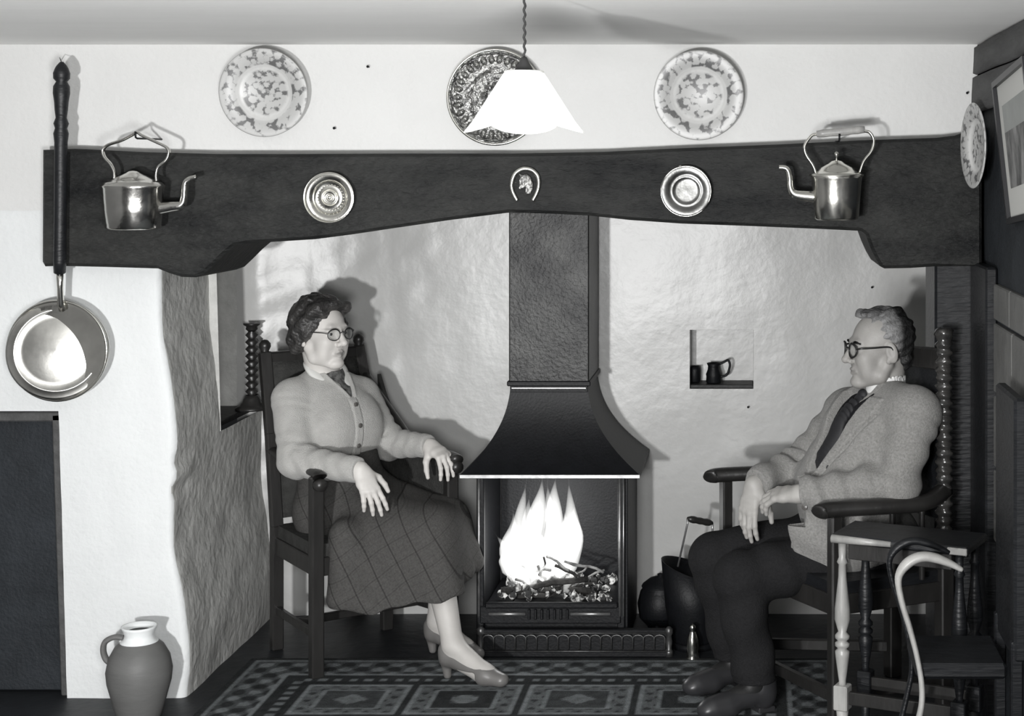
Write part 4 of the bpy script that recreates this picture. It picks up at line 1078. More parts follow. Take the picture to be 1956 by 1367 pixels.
def sbox(c, half, A=None, rd=.004):
    c = np.array(c, np.float32); hf = np.array(half, np.float32) - rd; A = np.eye(3, dtype=np.float32) if A is None else np.array(A, np.float32)
    def fn(P):
        q = np.abs((P - c) @ A.T) - hf; return np.sqrt((np.maximum(q, 0) ** 2).sum(1)) + np.minimum(q.max(1), 0) - rd
    e = (np.abs(A) * np.array(half)[:, None]).sum(0)
    return fn, c - e, c + e
def half(p, n, lo, hi):
    """everything on the +n side of p, inside the box lo..hi"""
    p = np.array(p, np.float32); n = np.array(unit(n), np.float32)
    return (lambda P: -((P - p) @ n)), np.array(lo), np.array(hi)
def chain(f, pts, rs, k=.008, n=None, s=1.):
    for a, b, p, q in zip(pts, pts[1:], rs, rs[1:]): f.add(cone(a, b, p, q, n, s), k)
class Fr:
    def __init__(s, o, X, Zu=(0, 0, 1), sc=1.):
        s.o = np.array(o, float); s.X = unit(X); s.Y = unit(np.cross(Zu, s.X)); s.Z = np.cross(s.X, s.Y); s.sc = sc; s.A = np.array([s.X, s.Y, s.Z])
    def p(s, x, y, z): return s.o + s.sc * (x * s.X + y * s.Y + z * s.Z)
    def l(s, P): return (np.asarray(P) - s.o) @ s.A.T / s.sc
    def e(s, c, r, A=None): return ell(s.p(*c), np.array(r) * s.sc, s.A if A is None else np.array(A) @ s.A)
    def c(s, a, b, ra, rb): return cone(s.p(*a), s.p(*b), ra * s.sc, rb * s.sc)
def rotY(t): return np.array([[cos(t), 0, sin(t)], [0, 1, 0], [-sin(t), 0, cos(t)]])
def rotZ(t): return np.array([[cos(t), sin(t), 0], [-sin(t), cos(t), 0], [0, 0, 1]])

def add_head(f, h, male):
    f.add(h.e((-.012, 0, .036), (.098, .076, .082)), .02)
    f.add(h.e((.040, 0, -.022), (.052, .060, .082)), .025)
    jw = .055 if male else .050
    for s in (-1, 1):
        f.add(h.c((-.004, s * jw, -.042), (.018, s * (jw - .003), -.078), .020, .018), .02)
        f.add(h.c((.018, s * (jw - .003), -.078), (.070, s * .014, -.103), .018, .016), .02)
        f.add(h.e((.062, s * .036, -.026), (.026, .025, .026)), .018)
        f.add(h.e((.052, s * .040, -.062), (.024, .02, .028)), .02)
    f.add(h.e((.080, 0, -.100), (.017, .021, .016)), .014)
    f.add(h.c((.083, -.030, .022), (.083, .030, .022), .012, .012), .014)
    for s in (-1, 1):
        f.sub(h.e((.101, s * .033, .003), (.016, .018, .012)), .014)
        f.add(h.e((.0745, s * .032, .003), (.0152, .0152, .0145)), .005)
        f.sub(h.e((.094, s * .033, .0025), (.012, .0130, .0054)), .002)
    f.add(h.c((.088, 0, .016), (.111, 0, -.025), .0085, .0115), .010)
    f.add(h.e((.113, 0, -.030), (.014, .0125, .0115)), .006)
    for s in (-1, 1):
        f.add(h.e((.099, s * .0125, -.035), (.011, .0075, .008)), .004)
        f.sub(h.e((.106, s * .006, -.0425), (.005, .0032, .004)), .003)
    f.add(h.e((.067, 0, -.064), (.022, .030, .024)), .014)
    lw = .0048 if male else .0058; LX = -.0065; LZ = .003
    def lp(x, y_, z_): return (x + LX, y_, z_ + LZ)
    f.add(h.c(lp(.091, -.021, -.0675), lp(.0985, -.005, -.0635), .004, lw), .005); f.add(h.c(lp(.0985, -.005, -.0635), lp(.0985, .005, -.0635), lw, lw), .005); f.add(h.c(lp(.0985, .005, -.0635), lp(.091, .021, -.0675), lw, .004), .005)
    f.add(h.c(lp(.091, -.019, -.071), lp(.097, 0, -.0745), .004, lw + .001), .005); f.add(h.c(lp(.097, 0, -.0745), lp(.091, .019, -.071), lw + .001, .004), .005)
    f.sub(h.c(lp(.096, -.023, -.0685), lp(.105, 0, -.0692), .0010, .0013), .0025); f.sub(h.c(lp(.105, 0, -.0692), lp(.096, .023, -.0685), .0013, .0010), .0025)
    for s in (-1, 1):    # nose-to-mouth creases
        f.sub(h.c((.098, s * .019, -.036), (.089, s * .031, -.066), .0016, .0018), .007)
    for s in (-1, 1):
        A = rotY(-.22) @ rotZ(-s * .35)
        f.add(h.e((-.010, s * .079, -.004), (.019, .0085, .033), A), .006)
        f.sub(h.e((-.004, s * .0875, .001), (.010, .006, .018), A), .004)
        f.add(h.e((-.002, s * .077, -.030), (.009, .006, .009)), .004)

def add_hand(f, wr, d, n, thumb, curl, sc=1., tc=.3, spread=1., k0=.004):
    """wr wrist, d finger direction, n back-of-hand normal, thumb=+1/-1 side sign along d x n; curl: 4 tuples of 3 joint angles"""
    d = unit(d); n = unit(np.array(n) - d * (np.array(n) @ d)); sd = np.cross(d, n) * thumb
    offs = (.027, .009, -.009, -.026); kn = (.086, .090, .085, .077)
    f.add(cone(wr, wr + d * .022 * sc, .026 * sc, .027 * sc, n, .70), .012)
    tips = []
    for i in range(4):
        b = wr + d * .014 * sc + sd * offs[i] * .55 * sc; q = wr + d * kn[i] * sc + sd * offs[i] * sc + n * (.003 if i in (1, 2) else 0)
        f.add(cone(b, q, .0145 * sc, .0105 * sc), .014)
        ln = ((.041, .025, .020), (.045, .028, .021), (.042, .026, .020), (.033, .020, .018))[i]
        sp = (.12, .03, -.06, -.17)[i] * spread
        dirr = unit(d + sd * sp); a = 0; p = q; rr = (.0098, .0088, .0078, .0064)
        for j in range(3):
            a += curl[i][j]; v = dirr * cos(a) - n * sin(a); e = p + v * ln[j] * sc
            f.add(cone(p, e, rr[j] * sc, rr[j + 1] * sc), k0); p = e
        tips.append(p)
    for i in range(3):   # web of the palm
        a = wr + d * .05 * sc + sd * offs[i] * .8 * sc; b = wr + d * .05 * sc + sd * offs[i + 1] * .8 * sc; f.add(cone(a, b, .0135 * sc, .0135 * sc), .012)
    b = wr + d * .020 * sc + sd * .020 * sc - n * .006 * sc
    v1 = unit(d * .62 + sd * .72 - n * tc); p1 = b + v1 * .045 * sc
    v2 = unit(d * .85 + sd * .38 - n * tc * 1.3); p2 = p1 + v2 * .034 * sc
    v3 = unit(d * .95 + sd * .16 - n * tc * 1.6); p3 = p2 + v3 * .027 * sc
    f.add(cone(b, p1, .0165 * sc, .0125 * sc), .014); f.add(cone(p1, p2, .0115 * sc, .010 * sc), .004); f.add(cone(p2, p3, .0098 * sc, .0075 * sc), .004)
    return tips
def eyes(parent, h, look):
    for s in (-1, 1):
        c = h.p(.0752, s * .0325, .003); A = Fr(c, look)
        pr = [(.0131 * sin(t), .0131 * cos(t)) for t in np.linspace(0, pi, 15)]
        V, F = lathe(pr, 20); V = V @ np.array([A.Y, A.Z, A.X]) + c
        o = obj('eye', V, F, M['eye'], parent)
        r = np.array([[p[0]] * 20 for p in pr]).ravel(); zz = np.array([[p[1]] * 20 for p in pr]).ravel()
        g = np.where((zz > 0) & (r < .0026), .01, np.where((zz > 0) & (r < .0062), .07, .55)); colattr(o, np.stack([g] * 3, 1))
def glasses(parent, h, rw, rh, tr, sc_top, lab, fill=.30):
    t = parent
    gl = []
    for s in (-1, 1):
        c = (.1065, s * .0335, .001)
        pts = [h.p(c[0] - .010 * (cos(a) * s > 0) * abs(cos(a)), c[1] + rw * cos(a), c[2] + rh * sin(a)) for a in np.linspace(0, 2 * pi, 36, endpoint=False)]
        rr = [tr * (1 + sc_top * max(0, sin(a))) for a in np.linspace(0, 2 * pi, 36, endpoint=False)]
        gl.append(tube(pts, rr, 8, True))
        P = [h.p(.0965, s * (.0335 + rw), .006), h.p(.088, s * .070, .010), h.p(.05, s * .078, .012), h.p(.0, s * .0815, .014), h.p(-.014, s * .084, .004), h.p(-.022, s * .083, -.010)]
        gl.append(tube(catmull(P, 5), tr * 1.05, 7))
    gl.append(tube(catmull([h.p(.1055, -.0335 + rw, .005), h.p(.110, 0, .009), h.p(.1055, .0335 - rw, .005)], 5), tr, 8))
    o = obj('spectacles', *join(*gl), M['spectacle'], t); o['label'] = lab
    for s in (-1, 1):
        V = [h.p(.106, s * .0335, .001)]; 
        m = 28
        for a in np.linspace(0, 2 * pi, m, endpoint=False): V.append(h.p(.1055 - .010 * (cos(a) * s > 0) * abs(cos(a)), s * .0335 + rw * cos(a), .001 + rh * sin(a)))
        obj('lens', V, [[0, 1 + i, 1 + (i + 1) % m] for i in range(m)], M['lens'], o)
    return o
def disc(parent, name, p, n, r, m, th=.003):
    n = unit(n); a = Fr(p, n); ax = (a.Y, a.Z, a.X)
    obj(name, *lathe([(0, th), (r * .45, th), (r * .55, th * .7), (r * .9, th), (r, th * .5), (r * .9, -th)], 14, p, ax), m, parent)
def sm(a, b, x):
    t = np.clip((x - a) / (b - a), 0, 1); return t * t * (3 - 2 * t)

# ================================================================== THE WOMAN
wo = thing('person', (-1.42, .5, 0), 'seated woman in grey cardigan, checked skirt and spectacles, hands over the chair arms', 'person')
Hh = np.array([-1.43, .54, .50]); Ft = unit([.81, -.586, 0]); Lt = unit([.586, .81, 0])
SR = PX(556, 762, .41); SL = PX(690, 756, .61)
NB = PX(620, 716, .515)
ch = np.array([-1.465, .505, .80]); wa = np.array([-1.45, .525, .63])
ER, WR_ = PX(566, 880, .30), PX(688, 897, .20)
EL, WL_ = PX(741, 846, .60), PX(822, 852, .49)
hipR, hipL = Hh - Lt * .085 + np.array([0, 0, -.01]), Hh + Lt * .085
KR, KL = np.array([-1.085, .315, .455]), np.array([-1.065, .475, .455])
AR, AL = np.array([-.985, .185, .115]), np.array([-1.09, .46, .115])
hd = Fr(PX(613, 637, .47), [.84, -.54, .03], (0.0, 0, 1), 1.0)
def torso_w(f, g=0., k=.03):
    f.add(ell(Hh, (.125 + g, .165 + g, .12 + g), [Ft, Lt, Z]), k)
    f.add(cone(Hh, wa, .150 + g, .135 + g, Ft, .82), k)
    f.add(cone(wa, ch, .137 + g, .145 + g, Ft, .80), k)
    f.add(cone(ch, (SR + SL) / 2 + Z * -.05, .140 + g, .11 + g, Ft, .76), k)
    for s in (-1, 1): f.add(ell(ch + Ft * .072 + Lt * s * .062 + Z * -.02, (.054 + g, .062 + g, .068 + g), [Ft, Lt, Z]), .055)
    f.add(cone(SR + Lt * .02, SL - Lt * .02, .048 + g, .048 + g), k)
    f.add(cone(NB + Z * -.015, SR + Lt * .02, .046 + g, .046 + g), .03); f.add(cone(NB + Z * -.015, SL - Lt * .02, .046 + g, .046 + g), .03)
def arms_w(f, g=0., k=.02):
    chain(f, [SR, ER, WR_ + (ER - WR_) * .0], [.054 + g, .045 + g, .027 + g], k)
    chain(f, [SL, EL, WL_], [.052 + g, .043 + g, .027 + g], k)
B = Field()
torso_w(B, 0); arms_w(B, 0)
B.add(cone(NB + Z * -.02, hd.p(-.022, 0, -.06), .056, .050), .02)
add_head(B, hd, False)
chain(B, [hipR, KR, AR], [.085, .056, .034], .03); chain(B, [hipL, KL, AL], [.085, .056, .034], .03)
for K_, A_ in ((KR, AR), (KL, AL)):
    B.add(ell(K_ + (A_ - K_) * .32 + unit([-.8, .3, 0]) * .014, (.044, .044, .10)), .03)
ballR, toeR, heelR = np.array([-.868, .128, .032]), np.array([-.815, .103, .024]), np.array([-1.0, .190, .075])
ballL, toeL, heelL = np.array([-.985, .405, .032]), np.array([-.94, .378, .024]), np.array([-1.105, .465, .075])
for A_, h_, b_, t_ in ((AR, heelR, ballR, toeR), (AL, heelL, ballL, toeL)):
    chain(B, [A_, b_ + Z * .006, t_], [.033, .027, .018], .02); B.add(cone(h_, b_, .026, .028), .02)
dR = unit(PX(719, 962, .165) - WR_); nR = np.array([.42, -.80, .42])
c_ = [(.25, .25, .15), (.30, .25, .15), (.35, .28, .15), (.40, .3, .2)]
add_hand(B, WR_, dR, nR, -1 if np.cross(dR, unit(nR))[0] < 0 else 1, c_, .93, .25, 1.2)
dL = unit(np.array([.062, -.05, -.030])); nL = np.array([.25, -.35, .9])
sl = 1 if np.cross(dL, unit(nL))[0] < 0 else -1
add_hand(B, WL_, dL, nL, sl, [(.75, .45, .2), (.70, .4, .2), (.62, .38, .2), (.55, .35, .2)], .90, .75, 1.7)
V, Q = B.mesh(.0022)
col = np.tile(np.array([[.58, .56, .535]]), (len(V), 1)); q = hd.l(V)
lip = np.exp(-(((q[:, 0] - .091) / .02) ** 2 + (q[:, 1] / .016) ** 2 + ((q[:, 2] + .066) / .0085) ** 2)) * (q[:, 0] > .075)
col *= (1 - .55 * np.clip(lip * 1.6, 0, 1))[:, None]
br = np.exp(-(((np.abs(q[:, 1]) - .034) / .015) ** 2 + ((q[:, 2] - .0215 + .1 * (np.abs(q[:, 1]) - .034)) / .0042) ** 2)) * (q[:, 0] > .06)
col *= (1 - .55 * np.clip(br * 1.2, 0, 1))[:, None]
leg = (V[:, 2] < .42) & (V[:, 1] < .7); col[leg] *= np.array([.86, .86, .86])
o = qobj('body', V, Q, M['skin_f'], wo, col)
eyes(wo, hd, hd.X + hd.Y * .12)
# hair
Hf = Field()
Hf.add(hd.e((-.026, 0, .050), (.098, .091, .088)), .02)
Hf.add(hd.e((-.058, 0, -.012), (.062, .078, .062)), .03)
for s in (-1, 1):
    Hf.add(hd.e((-.006, s * .076, .032), (.048, .022, .046)), .02); Hf.add(hd.e((-.018, s * .080, .004), (.030, .014, .026)), .02); Hf.add(hd.e((.040, s * .058, .085), (.040, .030, .028)), .02)
    Hf.add(hd.e((-.045, s * .062, -.030), (.042, .030, .040)), .02)
Hf.add(hd.e((.046, -.01, .100), (.044, .052, .024)), .02)
Hf.add(hd.e((.0, .0, .118), (.05, .05, .016)), .02)
Hf.sub(hd.e((.118, 0, -.012), (.072, .074, .098)), .018)
Hf.sub(hd.e((.03, 0, -.10), (.07, .12, .076)), .012)
lo, hi = hd.o - .2, hd.o + .2
Hf.disp(lambda P: (lambda q: (.0034 * np.sin(q[:, 2] * 95 - 75 * q[:, 0] + 1.6 * np.sin(q[:, 1] * 40)) + .0022 * np.sin(q[:, 2] * 60 + q[:, 0] * 120 + q[:, 1] * 50) + .0008 * np.sin(q[:, 2] * 420 + q[:, 0] * 260)).astype(np.float32))(hd.l(P)), lo, hi)
V, Q = Hf.mesh(.003); qobj('hair', V, Q, M['hair_f'], wo)
glasses(wo, hd, .0235, .0195, .0014, .9, 'dark-rimmed spectacles')
# cardigan
C = Field()
torso_w(C, .013); 
C.cut(*half(Hh + Z * .20, (0, 0, -1), Hh - .5, Hh + .5), .01)
arms_w(C, .0125, .025)
for pts in ([ER + Z * .02, ER + (WR_ - ER) * .3], ): pass
# cuff flare, then cut the sleeves at the wrists
for E_, W_ in ((ER, WR_), (EL, WL_)):
    u_ = unit(W_ - E_); C.add(cone(W_ - u_ * .055, W_ - u_ * .012, .0405, .038), .006)
    C.cut(*half(W_ - u_ * .004, u_, W_ - .08, W_ + .08), .004)
NV = NB + Ft * .03
tf = Fr(ch, Ft)
def vneck(P):
    q = tf.l(P); zt_ = .21; zb_ = .095
    w_ = .058 * np.clip((q[:, 2] - zb_) / (zt_ - zb_), 0, 1.4)
    m = sm(.010, -.004, np.abs(q[:, 1]) - w_) * sm(-.02, .03, q[:, 0]) * (q[:, 2] > zb_)
    return (.030 * m).astype(np.float32)
C.disp(vneck, ch - .35, ch + .35)
def placket(P):
    q = tf.l(P); a = np.abs(q[:, 1] + .004) ; m = sm(.019, .015, a) * sm(.0, .04, q[:, 0]) * sm(.095, .085, q[:, 2]); e = np.exp(-((a - .017) / .003) ** 2) * sm(.0, .04, q[:, 0]) * sm(.095, .085, q[:, 2])
    v = np.exp(-((np.abs(q[:, 1]) - .060 * np.clip((q[:, 2] - .095) / .115, 0, 1.4) - .010) / .008) ** 2) * sm(0, .04, q[:, 0]) * (q[:, 2] > .095)
    return (-.0035 * m + .002 * e - .004 * v).astype(np.float32)
C.disp(placket, ch - .35, ch + .35)
def knitfold(P):
    r_ = np.zeros(len(P), np.float32)
    for E_, S_, W_ in ((ER, SR, WR_), (EL, SL, WL_)):
        for a, b, amp in ((S_, E_, .0024), (E_, W_, .0034)):
            u_ = unit(b - a); t = (P - a) @ u_.astype(np.float32) / np.linalg.norm(b - a)
            dist = np.linalg.norm((P - a) - ((P - a) @ u_)[:, None] * u_, axis=1)
            m = sm(.09, .06, dist) * sm(-.1, .1, t) * sm(1.05, .9, t); sidew = (P @ np.array([3., 5., 9.], np.float32))
            r_ += (amp * m * np.sin(t * 27 + np.sin(sidew * 4.3) * 1.9 + np.sin(sidew * 1.7)) * (.35 + .65 * np.abs(t - .35 if amp < .003 else .9 - t))).astype(np.float32)
    q = tf.l(P); r_ += (.003 * np.sin(q[:, 2] * 70 + q[:, 1] * 25) * sm(-.05, -.15, q[:, 2])).astype(np.float32)
    return r_
C.disp(knitfold, ch - .5, ch + .5)
V, Q = C.mesh(.0036, slack=.03); card = qobj('cardigan', V, Q, M['knit'], wo)
for z_ in (.07, .0, -.07):
    p = C.hit(tf.p(.35, -.004, z_), -Ft)
    if p is not None: disc(card, 'button', p, Ft, .0085, M['button'])
# blouse with collar
Bl = Field(); torso_w(Bl, .006); Bl.cut(*half(ch + Z * .0, (0, 0, -1), ch - .5, ch + .5), .005)
Bl.cut(*half(ch + Ft * .0, -Ft, ch - .5, ch + .5), .005)
Bl.add(cone(NB + Z * .0, NB + Z * .03 - Ft * .004, .064, .057), .012)
Bl.sub(cone(NB + Z * .025, NB + Z * .12, .058, .07), .003)
V, Q = Bl.mesh(.0036); bl_ = qobj('blouse', V, Q, M['scarf'], wo)
vb = C.hit(tf.p(.3, 0, .10), -Ft); vb = tf.p(.12, 0, .10) if vb is None else vb
for s in (-1, 1):     # two pale collar wings lying along the cardigan edge
    Cf = Field()
    cp = [NB + Lt * s * .040 - Ft * .040 + Z * .040, NB + Lt * s * .060 + Ft * .000 + Z * .028, NB + Lt * s * .052 + Ft * .040 + Z * .000, vb + Lt * s * .016 + Z * .022 + Ft * .004]
    pv = [C.hit(q_ + Ft * .2, -Ft, .3) for q_ in cp]
    chain(Cf, catmull(cp, 4), list(np.interp(np.linspace(0, 1, 13), [0, .5, 1], [.013, .016, .010])), .01, unit(Ft + Z * .8), .5)
    V, Q = Cf.mesh(.003); qobj('collar', V, Q, M['blouse'], bl_)
p = C.hit(tf.p(.3, 0, .115), -Ft)
if p is not None: disc(bl_, 'brooch', p + Ft * .004, Ft, .012, M['button'], .004)
# skirt
Sk = Field()
torso_w(Sk, .006, .04); Sk.cut(*half(Hh + Z * .24, (0, 0, 1), Hh - .6, Hh + .6), .01)
chain(Sk, [hipR, KR], [.108, .080], .05); chain(Sk, [hipL, KL], [.108, .080], .05)
Sk.add(cone((hipR + hipL) / 2, (KR + KL) / 2, .10, .075), .06)
hemR = [np.array(p) for p in ((-1.345, .215, .262), (-1.245, .205, .235), (-1.135, .215, .235), (-1.02, .235, .268))]
thR = [hipR + (KR - hipR) * t for t in (.22, .5, .75, 1.0)]
thR = [a + np.array([.02, -.06, -.03]) * (1 - .6 * i / 3) for i, a in enumerate(thR)]
for a, b in zip(thR, hemR): Sk.add(cone(a, b, .062, .050), .05)
for i in range(3): Sk.add(cone((thR[i] + thR[i + 1]) / 2, (hemR[i] + hemR[i + 1]) / 2, .060, .050), .05)
hemL = [np.array(p) for p in ((-.985, .34, .315), (-.965, .43, .325))]
Sk.add(cone((-1.365, .265, .455), (-1.362, .225, .26), .052, .040), .06)
Sk.add(cone(KR + np.array([.015, .02, 0]), hemR[3], .078, .058), .04)
Sk.add(cone((KR + KL) / 2, hemL[0], .07, .045), .04); Sk.add(cone(KL, hemL[1], .075, .048), .04)
zh_ = lambda P: .225 + .0 * P[:, 0]
hemfn = lambda P: (P[:, 2] - (.232 + .16 * np.clip(P[:, 0] + 1.22, -.02, 1) + .14 * np.clip(P[:, 1] - .25, 0, 1))).astype(np.float32)
Sk.cut(hemfn, np.array([-1.6, -.1, 0]), np.array([-.7, .7, .42]), .005)
def skfold(P):
    u_ = P[:, 0] * .84 + P[:, 2] * .54; w_ = sm(.50, .30, P[:, 2]); 
    return (.0050 * np.sin(u_ * 30 + 1.5 * np.sin(P[:, 2] * 9)) * w_ + .0022 * np.sin(u_ * 61 + P[:, 1] * 30) * (.3 + w_)).astype(np.float32)
Sk.disp(skfold, Hh - .7, Hh + .7)
Sk.sub(cone((-1.30, .235, .50), (-1.255, .150, .36), .004, .004), .03)
Sk.sub(cone((-1.17, .25, .05), (-1.10, .28, .30), .05, .045), .02)
V, Q = Sk.mesh(.004); qobj('skirt', V, Q, M['skirt'], wo)
# court shoes
for A_, h_, b_, t_ in ((AR, heelR, ballR, toeR), (AL, heelL, ballL, toeL)):
    Sh = Field(); fd = unit((t_ - h_) * np.array([1, 1, 0])); sdv = np.cross(Z, fd)
    Sh.add(cone(h_ + Z * .004, b_ + Z * .002, .031, .035), .015); Sh.add(cone(b_, t_, .035, .025, Z, .85), .015); Sh.add(cone(b_ + sdv * .008, t_ + sdv * .004, .03, .022, Z, .8), .01)
    Sh.add(cone(h_ - fd * .006 + Z * .02, h_ - Z * .005, .030, .031), .012)
    # open top along the instep
    Sh.sub(cone(h_ + fd * .012 + Z * .055, b_ + fd * .005 + Z * .040, .030, .026), .006)
    Sh.cut(lambda P: P[:, 2] - .002, h_ - .3, h_ + .3, .003)
    Sh.sub(sbox((h_ + b_) / 2 - Z * .040 + fd * .012, (.042, .06, .030), [fd, sdv, Z], .008), .006)
    Sh.add(cone(h_ - fd * .012 - Z * .01, np.array([*(h_ - fd * .004)[:2], .012]), .020, .013), .008)
    Sh.cut(lambda P: P[:, 2] - .001, h_ - .3, h_ + .3, .002)
    V, Q = Sh.mesh(.003); qobj('shoe', V, Q, M['shoe_f'], wo)

# ================================================================== THE MAN
ma = thing('person', (.36, .05, 0), 'seated elderly man in tweed jacket, tie and round dark spectacles, hands crossed on his knee', 'person')
Hm = np.array([.37, .05, .495]); Fm = unit([-.84, -.54, 0]); Lm = unit([.54, -.84, 0])
SN = PX(1752, 792, -.13); SF = PX(1618, 790, .19); NM = PX(1692, 762, .035)
cm = np.array([.385, .020, .80]); wm = np.array([.295, -.005, .655])
EN, WN = PX(1712, 925, -.19), PX(1527, 943, -.165)
EF, WF = PX(1530, 888, .20), PX(1440, 926, .02)
hN, hF = Hm + Lm * .09, Hm - Lm * .09
KN, KF = np.array([-.035, -.12, .412]), np.array([-.118, .08, .425])
AN, AF = np.array([.01, -.13, .105]), np.array([-.055, .10, .105])
hm = Fr(PX(1681, 666, .03), [-.965, -.26, .0], (0, 0, 1), 1.02)
def torso_m(f, g=0., k=.03):
    f.add(ell(Hm, (.13 + g, .165 + g, .11 + g), [Fm, Lm, Z]), k)
    f.add(cone(Hm, wm, .150 + g, .150 + g, Fm, .80), k)
    f.add(cone(wm, cm, .150 + g, .162 + g, Fm, .76), k)
    f.add(cone(cm, (SN + SF) / 2 - Z * .055, .160 + g, .125 + g, Fm, .72), k)
    f.add(cone(SN - Lm * .02, SF + Lm * .02, .056 + g, .056 + g), k)
    f.add(cone(NM - Z * .015, SN - Lm * .04, .05 + g, .052 + g), .04); f.add(cone(NM - Z * .015, SF + Lm * .04, .05 + g, .052 + g), .04)
Bm = Field(); torso_m(Bm)
chain(Bm, [SN, EN, WN], [.055, .046, .030], .02); chain(Bm, [SF, EF, WF], [.055, .046, .030], .02)
Bm.add(cone(NM - Z * .03, hm.p(-.026, 0, -.058), .058, .055), .02)
add_head(Bm, hm, True)
chain(Bm, [hN, KN, AN], [.085, .058, .038], .03); chain(Bm, [hF, KF, AF], [.085, .058, .038], .03)
toeN, toeF = np.array([-.115, -.20, .034]), np.array([-.17, .02, .034])
for a, t_ in ((AN, toeN), (AF, toeF)): chain(Bm, [a - Z * .03, t_], [.034, .026], .02)
# far hand hangs from the wrist, fingers down over the knee
dF = unit(PX(1424, 1000, -.02) - WF); nF = np.array([-.55, -.75, .30])
s_ = 1 if np.cross(dF, unit(nF))[0] > 0 else -1
add_hand(Bm, WF, dF, nF, s_, [(.25, .3, .2), (.28, .3, .2), (.3, .3, .2), (.35, .35, .2)], 1.0, .25, .5, .005)
# near hand lies across it, fingers to the left
dN = unit(PX(1440, 945, -.085) - WN); nN = np.array([-.05, -.42, .9])
s_ = 1 if np.cross(dN, unit(nN))[1] > 0 else -1
add_hand(Bm, WN, dN, nN, -s_ if False else s_, [(.35, .45, .3), (.40, .5, .3), (.45, .5, .3), (.5, .55, .3)], 1.0, .5, .8, .005)
V, Q = Bm.mesh(.0022)
col = np.tile(np.array([[.34, .33, .315]]), (len(V), 1)); q = hm.l(V)
lip = np.exp(-(((q[:, 0] - .091) / .02) ** 2 + (q[:, 1] / .018) ** 2 + ((q[:, 2] + .066) / .0075) ** 2)) * (q[:, 0] > .075)
col *= (1 - .35 * np.clip(lip * 1.5, 0, 1))[:, None]
hnd = (V[:, 2] < .74) & (V[:, 0] < .2); col[hnd] *= 1.15; col[V[:, 2] < .30] = .02
o = qobj('body', V, Q, M['skin_m'], ma, col)
eyes(ma, hm, hm.X - hm.Y * .05)
Hf = Field()
Hf.add(hm.e((-.024, 0, .042), (.090, .080, .082)), .012)
Hf.add(hm.e((-.070, 0, -.028), (.030, .055, .045)), .02)
Hf.add(hm.e((.022, -.002, .114), (.052, .050, .011)), .012)
Hf.add(hm.e((.040, -.006, .108), (.026, .042, .010)), .016); Hf.add(hm.e((-.03, 0, .118), (.05, .05, .012)), .012)
Hf.sub(hm.e((.10, 0, .01), (.090, .125, .088)), .012)
Hf.sub(hm.e((.04, 0, -.07), (.075, .14, .066)), .012)
for s in (-1, 1): Hf.sub(hm.e((-.006, s * .085, -.006), (.026, .022, .038)), .006)
lo, hi = hm.o - .2, hm.o + .2
Hf.disp(lambda P: (lambda q: (.0012 * np.sin(q[:, 1] * 260 + q[:, 2] * 60) + .003 * np.sin(q[:, 0] * 95 + 2 * np.sin(q[:, 1] * 70)) * (q[:, 2] > .08) + .0018 * np.sin(q[:, 2] * 230 + q[:, 0] * 90)).astype(np.float32))(hm.l(P)), lo, hi)
V, Q = Hf.mesh(.0028); q = hm.l(V); g = np.clip(.28 - .27 * sm(-.02, -.06, q[:, 0]) - .14 * sm(.10, .118, q[:, 2]), .022, 1)
qobj('hair', V, Q, M['hair_m'], ma, np.stack([g] * 3, 1))
br_ = []
for s in (-1, 1): br_.append(tube(catmull([hm.p(.0925, s * .018, .022), hm.p(.094, s * .034, .0265), hm.p(.083, s * .052, .022)], 5), [.003] * 2 + [.0042] * 6 + [.0025] * 3, 8))
obj('eyebrows', *join(*br_), M['hair_m'], ma)
glasses(ma, hm, .0215, .0215, .0028, .2, 'round dark spectacles')
# jacket
tm = Fr(cm, Fm)
J = Field(); torso_m(J, .026)
J.cut(*half(Hm - Z * .03, (0, 0, -1), Hm - .5, Hm + .5), .01)
chain(J, [SN + Z * .004, EN, WN], [.072, .066, .048], .03); chain(J, [SF + Z * .004, EF, WF], [.072, .062, .048], .03)
# front skirts of the jacket falling over the near hip
J.add(ell((.215, -.150, .545), (.10, .030, .135), [unit([.9, .1, .12]), unit([.1, .95, .25]), unit([-.12, -.2, .95])]), .03)
J.add(ell((.30, -.135, .56), (.13, .045, .13)), .04)
for E_, W_ in ((EN, WN), (EF, WF)):
    u_ = unit(W_ - E_); J.cut(*half(W_ - u_ * .006, u_, W_ - .075, W_ + .075), .003)
LB = -.085   # where the lapels meet (below chest centre)
def vopen(P):
    q = tm.l(P); w_ = .088 * np.clip((q[:, 2] - LB) / .30, 0, 1.2); front = sm(.0, .05, q[:, 0])
    m = sm(.006, -.006, np.abs(q[:, 1] + .012) - w_) * front * (q[:, 2] > LB)
    return (.050 * m).astype(np.float32)
def lapel(P):
    q = tm.l(P); y_ = np.abs(q[:, 1] + .012); w_ = .088 * np.clip((q[:, 2] - LB) / .30, 0, 1.2); wl = w_ + .012 + .048 * np.clip((q[:, 2] - LB) / .20, 0, 1)
    front = sm(.0, .05, q[:, 0]); m = sm(.004, -.003, y_ - wl) * (q[:, 2] > LB) * (q[:, 2] < .17) * front
    e = np.exp(-((y_ - wl - .006) / .0055) ** 2) * (q[:, 2] > LB) * (q[:, 2] < .12) * front
    edge = np.exp(-((q[:, 1] + .010 - .0 * q[:, 2]) / .005) ** 2) * (q[:, 2] < LB) * front
    return (-.006 * m + .006 * e + .007 * edge).astype(np.float32)
J.disp(vopen, cm - .4, cm + .4); J.disp(lapel, cm - .4, cm + .4)
